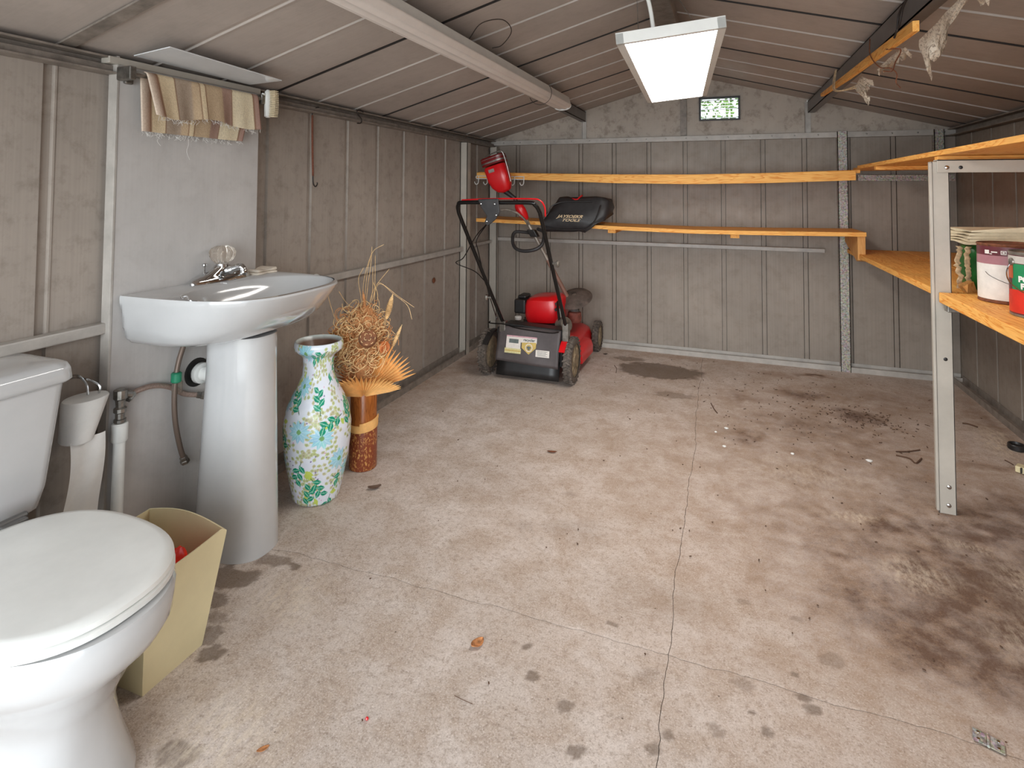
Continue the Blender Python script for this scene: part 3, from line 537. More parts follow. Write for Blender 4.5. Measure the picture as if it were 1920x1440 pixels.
# hair-brush like scrub brush hanging on the bar end
br = thing('scrub_brush', (-1.70, 1.79, 1.52), 'small white brush with tan bristles hanging at the end of the towel rail', 'brush')
obj('back', MB().loft([[(-1.700 + s * .012 * math.cos(a) - .003, 1.782 + .016 * s * math.sin(a) , z) for a in [2 * PI * k / 12 for k in range(12)]] for z, s in ((1.485, .5), (1.49, .9), (1.52, 1), (1.57, 1.05), (1.588, .9), (1.597, .4))]), M['white'], br)
bs = MB()
for k in range(15):
    for j in range(3): z = 1.49 + k * .0072; bs.tube([(-1.694, 1.788 + j * .007 - .008, z), (-1.672 + .004 * math.sin(PI * k / 14), 1.795 + j * .008 - .008, z + .001)], .0024, 5)
obj('bristles', bs, M['cord'], br)['kind'] = 'stuff'
obj('clip', MB().tube([(-1.705, 1.755, 1.575), (-1.705, 1.772, 1.575)], .006, 8).tube([(-1.702, 1.766, 1.57), (-1.70, 1.764, 1.487)], .0025, 6), M['white'], br)
# white sheet on top
sh = MB().prism([(-1.752, 1.262, 1.6205), (-1.574, 1.245, 1.6295), (-1.592, 1.735, 1.618), (-1.752, 1.735, 1.612)], (0, 0, .003))
tag(obj('plastic_sheet', sh, plain('glossy_white_sheet', S(232, 234, 236), .15, 0, .03), smooth=0), 'thin glossy white sheet lying on top of the door panel under the roof', 'sheet')

# ------------------------------------------------------------------ sink
sk = thing('pedestal_sink', (-1.56, 1.53, 0), 'white ceramic pedestal sink standing against the door panel', 'sink')
YC, HY, XB, DX, RZ = 1.542, .300, PX + .002, .478, .866
def evenly(P, n):
    P = [Vector(p) for p in P]; P.append(P[0]); d = [0]
    for a, b in zip(P, P[1:]): d.append(d[-1] + (b - a).length)
    xs = np.linspace(0, d[-1], n, endpoint=False); return [tuple(float(np.interp(x, d, [p[i] for p in P])) for i in range(2)) for x in xs]
def plan(sx, sy, n=160, e=3.3, x0=0.0, yc=YC):
    out = []; m_ = n; n = 400
    for k in range(n):
        a = 2 * PI * k / n; c, s = math.cos(a), math.sin(a)
        if c >= 0: x = DX * sx * abs(c) ** (2 / e)
        else: x = -.004 * abs(c)
        out.append((XB + .004 + x0 + x, yc + HY * sy * (1 if s > 0 else -1) * abs(s) ** (2 / e)))
    return evenly(out, m_)
rings = [[(x, y, z) for x, y in plan(sx, sy)] for z, sx, sy in ((.700, .36, .56), (.703, .5, .74), (.712, .62, .86), (.730, .735, .92), (.765, .84, .955), (.81, .92, .975), (.845, .98, .995), (.860, 1.0, 1.0), (RZ, .993, .995))]
def inner(sx, sy, x0, e=2.6, n=160):
    out = []; m_ = n; n = 400
    for k in range(n):
        a = 2 * PI * k / n; c, s = math.cos(a), math.sin(a); x = (.192 + .172 * sx * (1 if c > 0 else -1) * abs(c) ** (2 / e)) + x0; out.append((XB + x + .095, YC + .270 * sy * (1 if s > 0 else -1) * abs(s) ** (2 / e)))
    return evenly(out, m_)
for z, sx, sy, x0 in ((RZ, 1.0, 1.0, -.0), (.861, .975, .975, 0), (.83, .93, .93, 0), (.79, .83, .83, 0), (.76, .66, .68, -.01), (.745, .4, .4, -.02), (.742, .1, .08, -.02)):
    rings.append([(x, y, z) for x, y in inner(sx, sy, x0)])
obj('basin', MB().loft(rings), M['china'], sk, 50)
rp = []
for z, w_, d_, x0 in ((.0, .104, .15, -1.565), (.015, .104, .15, -1.565), (.3, .098, .135, -1.560), (.6, .092, .122, -1.555), (.708, .092, .12, -1.555)):
    rp.append([(x0 + d_ * (abs(math.cos(a)) ** .8 * (1 if math.cos(a) > 0 else -.85)), YC - .015 + w_ * abs(math.sin(a)) ** .8 * (1 if math.sin(a) > 0 else -1), z) for a in [2 * PI * k / 48 for k in range(48)]])
obj('pedestal', MB().loft(rp), M['china'], sk, 50)
obj('overflow_hole', MB().lathe([(.011, 0), (.010, .002), (.008, .002), (.007, -.002)], (XB + .118, YC - .01, .815), 16, (.92, 0, .38)), M['dullmetal'], sk)
# faucet
fc = thing('faucet', (-1.715, 1.585, RZ), 'chrome mixer tap with clear knob on the back of the sink', 'tap')
fx = -1.712
fb = []
for z, a_, b_, sh_ in ((RZ - .001, .128, .028, 0), (RZ + .010, .128, .028, 0), (RZ + .018, .118, .023, 0), (RZ + .030, .075, .022, .0), (RZ + .046, .042, .022, 0), (RZ + .056, .030, .019, 0)):
    fb.append([(fx + b_ * math.cos(t) * (1 if abs(math.cos(t)) < .9 else 1), 1.585 + a_ * (abs(math.sin(t)) ** .9) * (1 if math.sin(t) > 0 else -1), z) for t in [2 * PI * k / 40 for k in range(40)]])
obj('body', MB().loft(fb), M['chrome'], fc, 60)
obj('spout', MB().tube(smoothpath([(fx - .005, 1.59, RZ + .032), (fx + .03, 1.595, RZ + .040), (fx + .06, 1.600, RZ + .050), (fx + .078, 1.604, RZ + .048), (fx + .083, 1.605, RZ + .036)]), [.017] * 8 + [.013] * 10 + [.011] * 7, 14), M['chrome'], fc)
obj('aerator', MB().lathe([(.011, 0), (.012, .004), (.012, .016), (.010, .02)], (fx + .083, 1.605, RZ + .022), 16), M['chrome'], fc)
kn = []
for z, r in ((-.004, .014), (.004, .022), (.016, .033), (.030, .040), (.046, .041), (.058, .034), (.066, .020), (.068, .006)):
    kn.append([(fx + .004 + r * (1 + .09 * math.cos(8 * a)) * math.cos(a), 1.583 + r * (1 + .09 * math.cos(8 * a)) * math.sin(a), RZ + .060 + z) for a in [2 * PI * k / 64 for k in range(64)]])
obj('knob', MB().loft(kn), M['acrylic'], fc, 25)
obj('knob_collar', MB().lathe([(.022, -.008), (.021, .006), (.012, .012)], (fx + .003, 1.583, RZ + .056), 20), M['chrome'], fc)
obj('lift_rod', MB().tube([(fx - .022, 1.53, RZ + .01), (fx - .022, 1.53, RZ + .058)], .003, 8).lathe([(.003, 0), (.008, .004), (.008, .009), (.004, .012)], (fx - .022, 1.53, RZ + .055), 12), M['chrome'], fc)
# folded cloth
def folded(u, v, k):
    x = -1.735 + .075 * u + .003 * math.sin(v * 7 + k); y = 1.735 + .10 * v + .004 * math.sin(u * 6 + k); return x, y
wc = MB()
for k, (z0, z1) in enumerate(((0, .009), (.010, .018))):
    ring = []
    for i in range(12):
        t = i / 11; y = 1.722 + .10 * t + (.004 if k else 0); ww = .034 + .004 * math.sin(t * 8 + k); bz = .004 * math.sin(t * 6 + 2 * k); x0 = -1.715 - .004 * k
        ring.append([(x0 - ww, y, RZ + z0), (x0 + ww, y, RZ + z0), (x0 + ww + .004, y, RZ + (z0 + z1) / 2), (x0 + ww, y, RZ + z1 + bz * k), (x0 - ww, y, RZ + z1 + bz * k)])
    wc.loft(ring)
tag(obj('folded_washcloth', wc, plain('ivory_cloth', S(228, 216, 200), .9, 0, .08, 60, .5), bevel=.002), 'folded ivory cloth lying on the sink beside the tap', 'cloth')
# plumbing
def hose(P, name, label, mat, r, ends=True, col='braid', par=None):
    t = thing(name, P[0], label, 'hose', 'braided hoses under the sink'); pp = smoothpath(P, 8); obj('tubing', MB().tube(pp, r, 12), mat, t)
    for a, b, nm in ((pp[0], pp[1], 'fitting'), (pp[-1], pp[-2], 'fitting')):
        d = (b - a).normalized(); obj(nm, MB().lathe([(r * 1.2, 0), (r * 1.75, .002), (r * 1.75, .012), (r * 1.45, .014), (r * 1.45, .026), (r * 1.1, .028)], a - d * .004, 6 if nm == 'fitting' else 12, d), M['dullmetal'], t, 20)
    return t
def m_braid():
    t = NT('braided_steel'); wv = t.node('ShaderNodeTexWave', wave_type='BANDS', bands_direction='DIAGONAL'); wv.inputs['Scale'].default_value = 130; t.link(t.world((1, 1, 1)), wv.inputs['Vector'])
    return t.fin(t.mix(wv.outputs['Fac'], S(150, 132, 120), S(92, 80, 72)), .45, .5)
M['braid'] = m_braid()
hz = -1.735
h1 = hose([(-1.70, 1.455, .735), (-1.725, 1.445, .66), (hz, 1.435, .60), (hz, 1.425, .52), (hz, 1.430, .42), (hz, 1.452, .32), (hz, 1.473, .262)], 'supply_hose', 'dark braided hose hanging straight down below the sink', M['braid'], .0085)
obj('clamp', MB().lathe([(.013, 0), (.017, .004), (.017, .03), (.013, .034)], (-1.734, 1.43, .545), 12), M['green'], h1, label='green clamp'); obj('tag', MB().box(-1.737, -1.730, 1.415, 1.452, .505, .545), M['acrylic'], h1, 0, .002)
hose([(-1.742, 1.268, .547), (-1.748, 1.30, .556), (-1.752, 1.36, .553), (-1.753, 1.42, .530), (-1.750, 1.475, .490), (-1.735, 1.515, .475), (-1.72, 1.53, .470)], 'supply_hose', 'pinkish braided hose running sideways from the shut-off valve to the pedestal', plain('pink_braid', S(176, 152, 140), .4, .4, .15, 200), .0085)
pp = thing('water_pipe', (-1.738, 1.24, 0), 'white plastic riser pipe with valve beside the door panel edge', 'pipe')
obj('riser', MB().tube([(-1.738, 1.24, 0), (-1.738, 1.243, .43)], .0165, 16), M['white'], pp); obj('coupling', MB().lathe([(.02, 0), (.0225, .004), (.0225, .052), (.019, .056)], (-1.738, 1.243, .425), 16), M['white'], pp)
obj('valve', MB().lathe([(.014, 0), (.017, .004), (.017, .012), (.013, .014), (.013, .03), (.018, .034), (.018, .045), (.012, .05), (.014, .07), (.019, .075), (.019, .10), (.012, .104)], (-1.738, 1.243, .48), 12).tube([(-1.738, 1.243, .568), (-1.736, 1.275, .556)], .011, 10), M['dullmetal'], pp, 25)
tag(obj('drain_elbow', MB().tube(smoothpath([(PX + .001, 1.535, .545), (-1.735, 1.535, .545), (-1.70, 1.545, .54), (-1.68, 1.56, .53)]), .025, 20).lathe([(.034, 0), (.036, .003), (.036, .02), (.030, .024)], (-1.752, 1.535, .545), 20, (1, 0, 0)), M['white']), 'white plastic drain fitting coming out of the door panel', 'pipe')

# ------------------------------------------------------------------ toilet
tl = thing('toilet', (-1.42, .78, 0), 'white two-piece toilet with closed lid in the left foreground', 'toilet')
TY = .782
def sup(cx, cy, a, b, z, n=56, e=2.2, af=None):
    out = []
    for k in range(n):
        t = 2 * PI * k / n; c, s = math.cos(t), math.sin(t); aa = (af or a) if c > 0 else a
        out.append((cx + aa * (1 if c > 0 else -1) * abs(c) ** (2 / e), cy + b * (1 if s > 0 else -1) * abs(s) ** (2 / e), z))
    return out
obj('bowl', MB().loft([sup(-1.42, TY, .30, .142, 0, e=3.2), sup(-1.42, TY, .30, .142, .02, e=3.2), sup(-1.43, TY, .29, .128, .09, e=2.8), sup(-1.43, TY, .28, .120, .16, e=2.5), sup(-1.42, TY, .27, .128, .20, e=2.3, af=.285), sup(-1.38, TY, .26, .158, .265, af=.285), sup(-1.345, TY, .27, .182, .305, af=.295), sup(-1.335, TY, .27, .193, .335, af=.303), sup(-1.335, TY, .27, .197, .385, af=.308), sup(-1.335, TY, .265, .192, .393, af=.303), sup(-1.33, TY, .2, .13, .39)]), M['china'], tl, 50)
obj('tank_shelf', MB().loft([sup(-1.66, TY, .13, .12, z, e=4) for z in (.30, .392)]), M['china'], tl, 40, .006)
def lidp(z, s, dz=0): return [(x, y, z) for x, y, _ in sup(-1.315, TY, .225 * s, .198 * s, z, 72, 2.35, af=.27 * s)]
obj('seat', MB().loft([lidp(.396, .97), lidp(.398, .995), lidp(.408, .995), lidp(.411, .97)]), M['white'], tl, 50)
obj('lid', MB().loft([lidp(.4125, .97), lidp(.415, .99), lidp(.424, .985), lidp(.430, .955), lidp(.4315, .90), lidp(.4325, .5), lidp(.433, .1)]), plain('worn_white_lid', S(226, 226, 222), .35, 0, .04, 6), tl, 40)
for s in (-1, 1): obj('hinge', MB().obox((-1.545, TY + s * .075, .420), (.018, 0, 0), (0, .026, 0), (0, 0, .010)).tube([(-1.552, TY + s * .075 - .035, .428), (-1.552, TY + s * .075 + .035, .428)], .008, 10), plain('grey_hinge', S(96, 94, 92), .4, .3), tl, 30, .003)
def tk(x0, x1, hy, z, r=.03, n=6):
    out = []
    for cx, cy, a0 in ((x1 - r, TY + hy - r, 0), (x0 + r, TY + hy - r, 90), (x0 + r, TY - hy + r, 180), (x1 - r, TY - hy + r, 270)):
        for k in range(n + 1): a = R(a0 + 90 * k / n); out.append((cx + r * math.cos(a), cy + r * math.sin(a), z))
    return out
obj('tank', MB().loft([tk(-1.79, -1.615, .165, .394), tk(-1.795, -1.605, .178, .402), tk(-1.797, -1.600, .190, .45), tk(-1.80, -1.592, .218, .70)]), M['china'], tl, 50)
obj('tank_lid', MB().loft([tk(-1.808, -1.583, .226, .702), tk(-1.810, -1.578, .232, .708), tk(-1.810, -1.578, .232, .735, .04), tk(-1.806, -1.584, .226, .748, .04), tk(-1.797, -1.597, .212, .754, .04), tk(-1.76, -1.64, .15, .757, .04)]), M['china'], tl, 60)
# paper roll on wire, hanging strip
tp = thing('paper_roll', (-1.72, 1.14, .5), 'white toilet paper roll hung on a wire behind the toilet tank', 'paper roll')
def cyl_y(c, r0, r1, y0, y1, n=28): return MB().loft([[(c[0] + r * math.cos(a), y, c[1] + r * math.sin(a)) for a in [2 * PI * k / n for k in range(n)]] for r, y in ((r0, y0), (r1, y1))])
obj('roll', MB().loft([[(-1.728 + (.048) * s * math.cos(a), 1.115 + .050 * s2 * math.sin(a) + sh_, z) for a in [2 * PI * k / 28 for k in range(28)]] for z, s, s2, sh_ in ((.482, .9, .72, -.005), (.486, .95, .78, -.005), (.592, 1, 1.2, .018), (.596, .95, 1.15, .018))]), M['paper'], tp, 40)
obj('wire_hook', MB().tube(smoothpath([(-1.73, 1.14, .60), (-1.735, 1.138, .63), (-1.76, 1.13, .655), (-1.805, 1.128, .645)]), .003, 6).tube(smoothpath([(-1.72, 1.165, .598), (-1.722, 1.165, .622), (-1.76, 1.14, .645), (-1.805, 1.132, .64)]), .003, 6), M['chrome'], tp)
obj('hanging_paper', MB().grid(lambda u, v: (-1.70 - .03 * v + .004 * math.sin(u * 9 + v * 4), 1.085 + .095 * (u - .08) * (1 + .12 * v) + .006 * math.sin(v * 6), .49 - .32 * v), 12, 18), M['paper'], tp, 80)

# ------------------------------------------------------------------ cream bin
wb_ = thing('waste_bin', (-1.39, 1.08, 0), 'cream plastic waste bin squeezed between toilet and sink pedestal', 'bin')
def binring(z, x0, x1, y0, y1, r, wav=0, n=5):
    out = []
    for cx, cy, a0 in ((x1 - r, y1 - r, 0), (x0 + r, y1 - r, 90), (x0 + r, y0 + r, 180), (x1 - r, y0 + r, 270)):
        for k in range(n + 1):
            a = R(a0 + 90 * k / n); px, py = cx + r * math.cos(a), cy + r * math.sin(a); out.append((px, py, z))
    for i in range(4):   # extra points along each side
        pass
    return out
def binat(t, x0, x1, y0, y1):
    P = [(x1, y0), (x1, y1), (x0, y1), (x0, y0)]; s = t * 4; i = int(s) % 4; f = s - int(s); a, b = P[i], P[(i + 1) % 4]; return a[0] + (b[0] - a[0]) * f, a[1] + (b[1] - a[1]) * f
def topz(t):   # wavy rim, corners high
    f = (t * 4) % 1; i_ = int(t * 4); return .285 + (.022 if i_ == 1 else (.006 if i_ == 3 else -.004)) * math.sin(PI * f) + (.012 if i_ == 0 else 0) * f
NB = 64; R0 = []
for z0, x0, x1, y0, y1 in ((.0, -1.49, -1.292, .998, 1.162), (.012, -1.49, -1.29, .996, 1.164), (1, -1.535, -1.248, .965, 1.192), (1.004, -1.535, -1.248, .965, 1.192)):
    rr = []
    for k in range(NB):
        t = k / NB; x, y = binat(t, x0, x1, y0, y1); rr.append((x, y, z0 if z0 < .5 else topz(t) + (z0 - 1)))
    R0.append(rr)
R1 = []
for z0, x0, x1, y0, y1 in ((1.004, -1.532, -1.251, .968, 1.189), (1, -1.532, -1.251, .968, 1.189), (.015, -1.487, -1.293, .999, 1.161), (.012, -1.46, -1.32, 1.02, 1.14)):
    R1.append([(binat(k / NB, x0, x1, y0, y1) + ((z0 if z0 < .5 else topz(k / NB) + (z0 - 1)),)) for k in range(NB)])
obj('body', MB().loft(R0 + R1), M['cream'], wb_, 30)
def bagf(u, v):
    a = 2 * PI * u; r = .02 + .075 * v; zz = .235 - .10 * v ** 2 + .02 * math.sin(a * 3 + v * 7) + .012 * math.sin(a * 7)
    return (min(-1.275, -1.35 + r * .9 * math.cos(a)), 1.075 + r * .9 * math.sin(a), zz + .035)
tag(obj('red_wrapper', MB().grid(bagf, 40, 10), plain('shiny_red_wrap', S(226, 52, 34), .2, 0, .1, 40), smooth=20), 'crumpled shiny red wrapper inside the cream bin', 'wrapper')
# ------------------------------------------------------------------ lettering
def letters(s, size, shear=0, bold=.0, depth=0, space=1.0):
    c = bpy.data.curves.new('t', 'FONT'); c.body = s; c.size = size; c.shear = shear; c.offset = bold; c.extrude = depth; c.space_character = space; c.align_x = 'CENTER'; c.resolution_u = 3
    o = bpy.data.objects.new('t', c); me = bpy.data.meshes.new_from_object(o); mb = MB(); mb.add([tuple(v.co) for v in me.vertices], [tuple(p.vertices) for p in me.polygons])
    bpy.data.objects.remove(o); bpy.data.curves.remove(c); bpy.data.meshes.remove(me); return mb
def warp(mb, fn): mb.v = [tuple(fn(*p)) for p in mb.v]; return mb

# ------------------------------------------------------------------ lawn mower
mw = thing('lawn_mower', (-1.165, 3.75, 0), 'red push lawn mower parked in the back left corner', 'lawn mower')
def wheel(cx, cy, r, wd, side, label=None):
    ti = MB(); n = 48
    prof = [(-wd / 2, r * .70), (-wd / 2, r * .88), (-wd * .36, r * .955), (wd * .36, r * .955), (wd / 2, r * .88), (wd / 2, r * .70)]
    ti.loft([[(cx + px, cy + pr * math.cos(a), r + pr * math.sin(a)) for a in [2 * PI * k / n for k in range(n)]] for px, pr in prof], True, False, False)
    for k in range(26):
        a = 2 * PI * k / 26
        for s in (-1, 1):
            b = a + (PI / 26 if s > 0 else 0); c = Vector((cx + s * wd * .22, cy + r * .968 * math.cos(b), r + r * .968 * math.sin(b))); rad = Vector((0, math.cos(b), math.sin(b))); tan = Vector((0, -math.sin(b), math.cos(b)))
            ti.obox(c, Vector((wd * .27, 0, 0)) + tan * s * r * .05, tan * r * .035, rad * r * .032)
    t = obj('tire', ti, M['rubber'], mw, 30)
    hb = MB().lathe([(r * .70, -wd * .44), (r * .70, wd * .40), (r * .60, wd * .30), (r * .30, wd * .34), (r * .26, wd * .5), (r * .12, wd * .52)], (cx, cy, r), 32, (side, 0, 0))
    for k in range(8):
        a = 2 * PI * k / 8; hb.obox((cx + side * wd * .34, cy + r * .45 * math.cos(a), r + r * .45 * math.sin(a)), (wd * .06, 0, 0), (0, math.cos(a) * r * .16, math.sin(a) * r * .16), (0, -math.sin(a) * r * .035, math.cos(a) * r * .035))
    obj('wheel_hub', hb, M['tan'], t, 30)
wheel(-1.445, 3.49, .143, .052, -1); wheel(-.885, 3.49, .143, .052, 1); wheel(-.885, 4.27, .110, .045, 1); wheel(-1.43, 4.27, .110, .045, -1)
dk = []
for z, s, t in ((.055, 1.0, 1.0), (.06, 1.02, 1.01), (.13, 1.0, 1.0), (.165, .95, .96), (.182, .84, .88), (.188, .6, .7)):
    dk.append([(-1.155 + .243 * s * (1 if math.cos(a) > 0 else -1) * abs(math.cos(a)) ** .5, 3.99 + .40 * t * (1 if math.sin(a) > 0 else -1) * abs(math.sin(a)) ** .55, z) for a in [2 * PI * k / 48 for k in range(48)]])
obj('deck', MB().loft(dk), M['red'], mw, 40)
for s in (-1, 1):
    fd = MB(); rr = []
    for k in range(15):
        a = R(-8 + 150 * k / 14); cy, cz, ra = 3.50, .125, .175
        x0, x1 = (-1.165 + s * .232, -1.165 + s * .268)
        rr.append([(x0, cy + ra * math.cos(a), cz + ra * math.sin(a) * .86), (x1, cy + ra * math.cos(a), cz + ra * math.sin(a) * .86), (x1, cy + (ra + .012) * math.cos(a) + .0, cz + (ra + .012) * math.sin(a) * .86), (x0, cy + (ra + .012) * math.cos(a), cz + (ra + .012) * math.sin(a) * .86)])
    obj('wheel_fender', fd.loft(rr), M['red'] if s > 0 else M['black'], mw, 40)
obj('fender_skirt', MB().loft([[(-.905 + d, y0, z0), (-.86 + d, y0 + .02, z0), (-.855 + d, 3.98, z0), (-.90 + d, 4.0, z0)] for z0, y0, d in ((.065, 3.66, 0), (.12, 3.63, 0), (.15, 3.64, -.01), (.165, 3.68, -.03))]), M['red'], mw, 40, .008)
flap = MB()
def fl_(u, v): x = -1.352 + .41 * u; return (x + (.008 * (v - .5)), 3.385 + .05 * v ** 1.5 + .004 * math.sin(u * 8 + v * 3) + (.05 * (1 - abs(2 * u - 1)) ** 2 * 0), .125 + .205 * v - .018 * u * (1 - v))
flap.grid(fl_, 24, 12); o = obj('rear_flap', flap, M['grey'], mw, 70, solid=.008)
stk = MB()
def onflap(x, z, off): off = off + .005; v = (z - .125) / .205; return (x, 3.385 + .05 * max(0, v) ** 1.5 - off, z)
def quad(mb, x0, x1, z0, z1, off, mi=0):
    mb.mi = mi; n = 4; mb.grid(lambda u, v: onflap(x0 + (x1 - x0) * u, z0 + (z1 - z0) * v, off), n, n)
W_ = [plain('sticker_white', S(226, 218, 210), .5, 0, .05, 60), plain('sticker_gold', S(206, 176, 96), .45, 0, .1, 60), plain('sticker_grey', S(96, 104, 102), .5, 0, .1, 60), plain('sticker_cream', S(214, 204, 150), .5, 0, .1, 90), plain('sticker_pink', S(206, 160, 168), .5, 0, .1, 90)]
lb_ = MB(); quad(lb_, -1.287, -1.19, .205, .278, .0065, 0); quad(lb_, -1.19, -1.085, .245, .278, .0065, 0); quad(lb_, -1.268, -1.205, .238, .262, .0072, 2); quad(lb_, -1.287, -1.085, .274, .282, .0072, 4); quad(lb_, -1.294, -1.185, .178, .207, .0072, 3); quad(lb_, -1.29, -1.186, .190, .197, .0078, 1)
lb_.mi = 1; lb_.add([onflap(-1.182, .246, .0075), onflap(-1.088, .252, .0075), onflap(-1.088, .220, .0075), onflap(-1.133, .180, .0075), onflap(-1.182, .215, .0075)], [(0, 1, 2, 3, 4)])
quad(lb_, -1.088, -1.0, .172, .212, .0065, 0)
lb_.mi = 2
for k in range(5): quad(lb_, -1.078, -1.012 - .01 * (k % 2), .178 + k * .0065, .180 + k * .0065, .0072, 2)
lb_.mi = 0; ang_ = [2 * PI * k / 24 for k in range(24)]
ringv = [onflap(-1.134 + .024 * math.cos(a), .219 + .024 * math.sin(a), .008) for a in ang_] + [onflap(-1.134 + .019 * math.cos(a), .219 + .019 * math.sin(a), .008) for a in ang_]
lb_.add(ringv, [(k, (k + 1) % 24, 24 + (k + 1) % 24, 24 + k) for k in range(24)]); lb_.mi = 2
lb_.add([onflap(-1.134 + .012 * math.cos(a) * (1 + .4 * math.sin(3 * a)), .217 + .012 * math.sin(a), .0082) for a in ang_[::2]], [tuple(range(12))])
obj('sticker', lb_, W_, o, 0)
mm = warp(letters('recycler', .021, .2, .0006), lambda x, y, z: onflap(-1.137 + x * 1.1, .256 + y, .008)); obj('lettering', mm, W_[2], o, 0)
obj('rear_skirt', MB().grid(lambda u, v: (-1.365 + .415 * u, 3.42 + .03 * v, .022 + .11 * v), 6, 3), M['black'], mw, 60, solid=.006)
obj('rear_panel', MB().prism([(-1.375, 3.45, .10), (-.935, 3.45, .10), (-.935, 3.45, .33), (-1.31, 3.45, .345), (-1.375, 3.45, .31)], (0, .10, 0)), M['black'], mw, 0, .008)
obj('rear_rod', MB().tube(smoothpath([(-1.40, 3.40, .36), (-1.395, 3.39, .35), (-1.30, 3.385, .352), (-1.2, 3.38, .335), (-1.0, 3.38, .325), (-.945, 3.4, .33)]), .004, 6), M['blackpaint'], mw)
# engine
ec = []
for z, s, t in ((.275, .80, .85), (.285, .92, .95), (.33, 1, 1), (.40, 1.0, 1.0), (.435, .93, .95), (.452, .78, .8), (.458, .45, .5)):
    ec.append([(-1.175 + .140 * s * (1 if math.cos(a) > 0 else -1) * abs(math.cos(a)) ** .5, 3.92 + .15 * t * (1 if math.sin(a) > 0 else -1) * abs(math.sin(a)) ** .55, z + .012 * math.cos(a)) for a in [2 * PI * k / 40 for k in range(40)]])
cv = obj('engine_cover', MB().loft(ec), M['red'], mw, 40)
for k in range(5): a = R(-60 + 28 * k); obj('vent', MB().obox((-1.085 + .028 * math.cos(a), 3.775, .405 + .024 * math.sin(a)), (.005, 0, .003), (0, .006, 0), (-.003, 0, .009)), M['black'], cv, 0, .001)
obj('engine_block', MB().box(-1.31, -1.04, 3.80, 4.05, .21, .29).box(-1.28, -1.08, 3.74, 3.80, .20, .26), M['black'], mw, 0, .01)
obj('air_filter', MB().box(-1.385, -1.30, 3.80, 3.98, .33, .43).box(-1.37, -1.305, 3.83, 3.95, .43, .455), M['black'], mw, 0, .014)
obj('fuel_cap', MB().lathe([(.022, 0), (.024, .004), (.024, .02), (.018, .024)], (-1.345, 3.78, .295), 16), M['white'], mw)
obj('muffler', MB().lathe([(.03, 0), (.048, .012), (.052, .05), (.048, .075), (.03, .08)], (-1.03, 3.72, .29), 20, (.5, -.3, .2)).tube([(-1.035, 3.75, .40), (-1.02, 3.74, .30), (-1.0, 3.70, .22)], .018, 10), M['alu'], mw, 35)
obj('pull_cord_guide', MB().tube(smoothpath([(-1.055, 3.77, .44), (-1.035, 3.7, .41), (-1.02, 3.68, .35), (-1.0, 3.66, .27)]), .009, 8), M['blackpaint'], mw)
# handle
hp = [(-1.325, 3.45, .335), (-1.352, 3.20, .66), (-1.388, 2.95, 1.01), (-1.396, 2.905, 1.085), (-1.385, 2.885, 1.118), (-1.355, 2.88, 1.130), (-1.15, 2.88, 1.132), (-.965, 2.88, 1.134), (-.935, 2.885, 1.122), (-.918, 2.905, 1.09), (-.915, 2.95, 1.03), (-.912, 3.20, .68), (-.910, 3.45, .345)]
obj('handle_bar', MB().tube(smoothpath(hp, 5), .0112, 12), M['blackpaint'], mw)
obj('bail_bar', MB().tube(smoothpath([(-1.375, 2.905, 1.143), (-1.2, 2.905, 1.152), (-.97, 2.905, 1.154), (-.915, 2.91, 1.146), (-.893, 2.925, 1.11), (-.893, 2.94, 1.06)], 6), .0042, 8), M['red'], mw)
cp_ = MB().prism([(-1.255, 2.865, 1.150), (-1.135, 2.865, 1.155), (-1.125, 2.865, 1.08), (-1.15, 2.865, 1.04), (-1.195, 2.865, 1.005), (-1.215, 2.865, 1.02), (-1.20, 2.865, 1.06), (-1.235, 2.865, 1.105)], (0, -.012, 0)); ctl = obj('control_plate', cp_, M['bag'], mw, 0, .004)
for x, z in ((-1.235, 1.125), (-1.155, 1.125), (-1.145, 1.065), (-1.20, 1.03)): obj('rivet', MB().lathe([(.006, 0), (.005, .003), (.002, .004)], (x, 2.853, z), 10, (0, -1, 0)), M['chrome'], ctl)
obj('brake_cable', MB().tube(smoothpath([(-1.21, 2.87, 1.01), (-1.27, 2.9, .96), (-1.35, 3.0, .90), (-1.43, 3.05, .80), (-1.50, 3.1, .76), (-1.40, 3.15, .71), (-1.36, 3.22, .64)]), .003, 6).tube(smoothpath([(-1.20, 2.87, 1.02), (-1.30, 2.95, .92), (-1.345, 3.08, .83), (-1.36, 3.25, .60), (-1.37, 3.40, .42), (-1.36, 3.42, .37)]), .003, 6), M['blackpaint'], mw)
for x, y, z in ((-1.343, 3.30, .53), (-.912, 3.12, .785)):
    obj('clamp_knob', MB().lathe([(.008, 0), (.008, .02), (.018, .022), (.02, .034), (.012, .04)], (x - (.01 if x < -1 else -.01), y, z), 8, (-1 if x < -1 else 1, -.2, 0)), M['alu'], mw, 20)
obj('handle_bracket', MB().box(-1.345, -1.305, 3.42, 3.47, .29, .36), M['dullmetal'], mw, 0, .004); obj('handle_bracket', MB().box(-.93, -.89, 3.42, 3.47, .27, .38), M['dullmetal'], mw, 0, .004)

